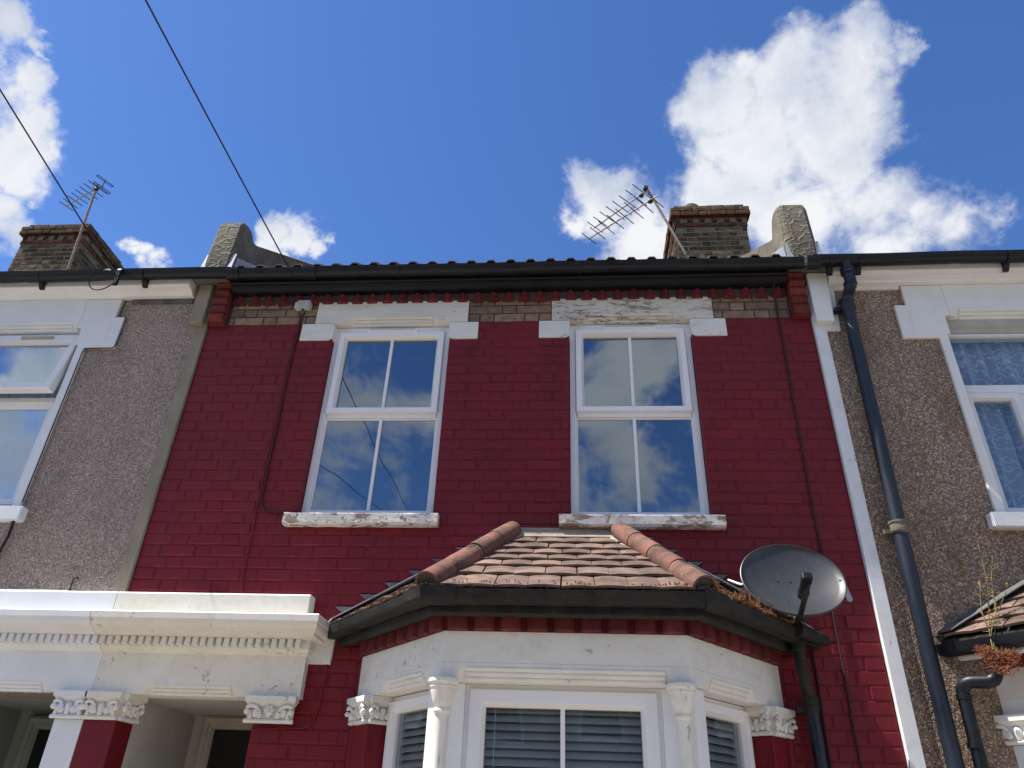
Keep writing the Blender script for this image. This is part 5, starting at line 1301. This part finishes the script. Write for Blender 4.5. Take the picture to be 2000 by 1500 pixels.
# ------------------------------------------------------------------ weeds and moss
def leafbit(mb, c, s, rg):
    a = Vector((rg.uniform(-1, 1), rg.uniform(-1, 1), rg.uniform(-1, 1))).normalized(); b = a.orthogonal().normalized()
    c = Vector(c); mb.face(*mb.pts([tuple(c + a * s), tuple(c + b * s * .6), tuple(c - a * s), tuple(c - b * s * .6)]))
def gutter_moss():
    rg = random.Random(5); m = MB()
    def clump(q, n, spread, h):
        for _ in range(n):
            p0 = Vector(q) + Vector((rg.uniform(-spread, spread), rg.uniform(-.012, .012), -.006)); p1 = p0 + Vector((rg.uniform(-.012, .012), rg.uniform(-.012, .008), rg.uniform(.3, 1) * h))
            m.tube([tuple(p0), tuple(p1)], [.0022, .0012], 3, False)
            m.blob(tuple(p1), .0042, .0042, .0052, 5, 3)
        for _ in range(n // 2): m.blob((q[0] + rg.uniform(-spread, spread), q[1] + rg.uniform(-.015, .01), q[2] - .004), rg.uniform(.006, .016), rg.uniform(.006, .014), rg.uniform(.005, .012), 6, 4)
    x_ = -.66
    while x_ < .60:
        clump((x_, -.895, 2.628), rg.choice((2, 5, 9, 12)), .03, rg.choice((.018, .026, .034))); x_ += rg.uniform(.03, .07)
    Bp, Dp = Vector((.645, -.89, 2.628)), Vector((1.27, -.16, 2.628))
    for i in range(34):
        q = Bp + (Dp - Bp) * (i / 33) + Vector((rg.uniform(-.02, .02), rg.uniform(-.02, .03), rg.uniform(0, .012)))
        clump(tuple(q), rg.choice((6, 12, 18)), .022, rg.choice((.03, .05, .075)) if i < 22 else .03)
    Bp, Dp = Vector((-.76, -.87, 2.627)), Vector((-1.22, -.31, 2.627))
    for i in range(9): clump(tuple(Bp + (Dp - Bp) * (i / 8)), rg.choice((1, 4, 8)), .018, .02)
    o = m.build('gutter_moss', 'moss'); tag(o, 'dry rusty moss growing along the gutter of the bay roof', 'moss', None, 'stuff')
gutter_moss()
def weed(name, label, base, stems, mat_low, mat_high, tuft):
    rg = random.Random(len(stems)); t = thing(name, label, 'weed', base)
    st = MB(); lv = MB()
    for (dx, dz, lean) in stems:
        P = []
        for i in range(9):
            f_ = i / 8; P.append((base[0] + dx * f_ + .012 * math.sin(f_ * 7 + dx * 40), base[1] + lean * f_ + .01 * math.sin(f_ * 5), base[2] + dz * f_))
        st.tube(P, [.0045 - .003 * i / 8 for i in range(9)], 5)
        for i in range(3, 9):
            for _ in range(3):
                q = Vector(P[i]); e = q + Vector((rg.uniform(-.035, .035), rg.uniform(-.03, .03), rg.uniform(.0, .035)))
                st.tube([tuple(q), tuple(e)], [.0016, .001], 3, False); leafbit(lv, e, rg.uniform(.005, .010), rg)
    if stems: st.build('stem', mat_high, t)
    for _ in range(tuft):
        a = rg.uniform(0, math.pi * 2); ra = rg.uniform(0, 1) ** .6
        c0 = Vector(base) + Vector((math.cos(a) * ra * .10 - .015, -.045 + math.sin(a) * ra * .03, -.05 + math.sin(a) * ra * .055 + .03 * math.cos(a * 2 + .5)))
        d0 = Vector((rg.uniform(-1, 1), rg.uniform(-1, .4), rg.uniform(-.3, 1.2))).normalized()
        l0 = rg.uniform(.012, .042); c1 = c0 + d0 * l0 * .6 + Vector((0, 0, .004)); c2 = c0 + d0 * l0
        lv.tube([tuple(c0), tuple(c1), tuple(c2)], [.0013, .0011, .0008], 3, False)
        if rg.random() < .6: lv.blob(tuple(c2), .0026, .0026, .0034, 4, 3)
    if lv.v: lv.build('seed_heads', mat_low, t)
    return t
weed('weed_plant', 'tall dry weed with a rusty tuft growing out of the gutter of the brown house', (2.235, -.25, 2.50), [(.10, .62, .02), (.13, .50, .0), (.02, .40, .02), (.17, .36, .03), (.06, .28, -.02)], 'weed_red', 'weed_green', 900)
weed('weed_plant', 'thin pale weed stalk bending on the brown pebbledash wall', (2.30, -.04, 2.98), [(-.055, .24, .0), (.03, .12, .0)], 'weed_green', 'weed_green', 0)

# ------------------------------------------------------------------ the other side of the street
def opposite(x0, label, tone):
    t = thing('opposite_house', label, 'house', (x0 + 2.3, -15.0, GZ), 'houses across the road')
    Y = -15.0
    MB().box(x0, x0 + 4.6, Y - 7, Y, GZ, 5.2).build('wall', tone, t)
    MB().prism_x([(Y + .25, 5.15), (Y - 3.5, 7.7), (Y - 7.25, 5.15)], x0, x0 + 4.6).build('roof', 'slate', t)
    for xx in (x0 + .6, x0 + 2.9):
        w_ = MB().box(xx, xx + 1.0, Y, Y + .03, 3.3, 4.9).build('window', 'upvc_old', t); MB().box(xx + .07, xx + .93, Y + .031, Y + .04, 3.37, 4.83).build('pane', 'door_dark', w_)
    w_ = MB().box(x0 + 2.0, x0 + 4.1, Y, Y + .55, .6, 2.5).build('bay_window', 'upvc_old', t); MB().box(x0 + 2.1, x0 + 4.0, Y + .551, Y + .56, .75, 2.35).build('pane', 'door_dark', w_)
    MB().box(x0 + .6, x0 + 1.5, Y, Y + .04, GZ, 2.0).build('door', 'door_dark', t)
for i, (lb, tn) in enumerate((('yellow brick house across the road behind the telegraph pole', 'stock_brick'), ('grey pebbledashed house straight across the road', 'pebbledash_grey'), ('yellow brick house across the road facing the brown house', 'stock_brick'), ('brown pebbledashed house across the road at the end of its row', 'pebbledash_brown'))):
    opposite(-7.4 + 4.6 * i - (0 if i < 3 else 13.8 + 4.6), lb, tn)
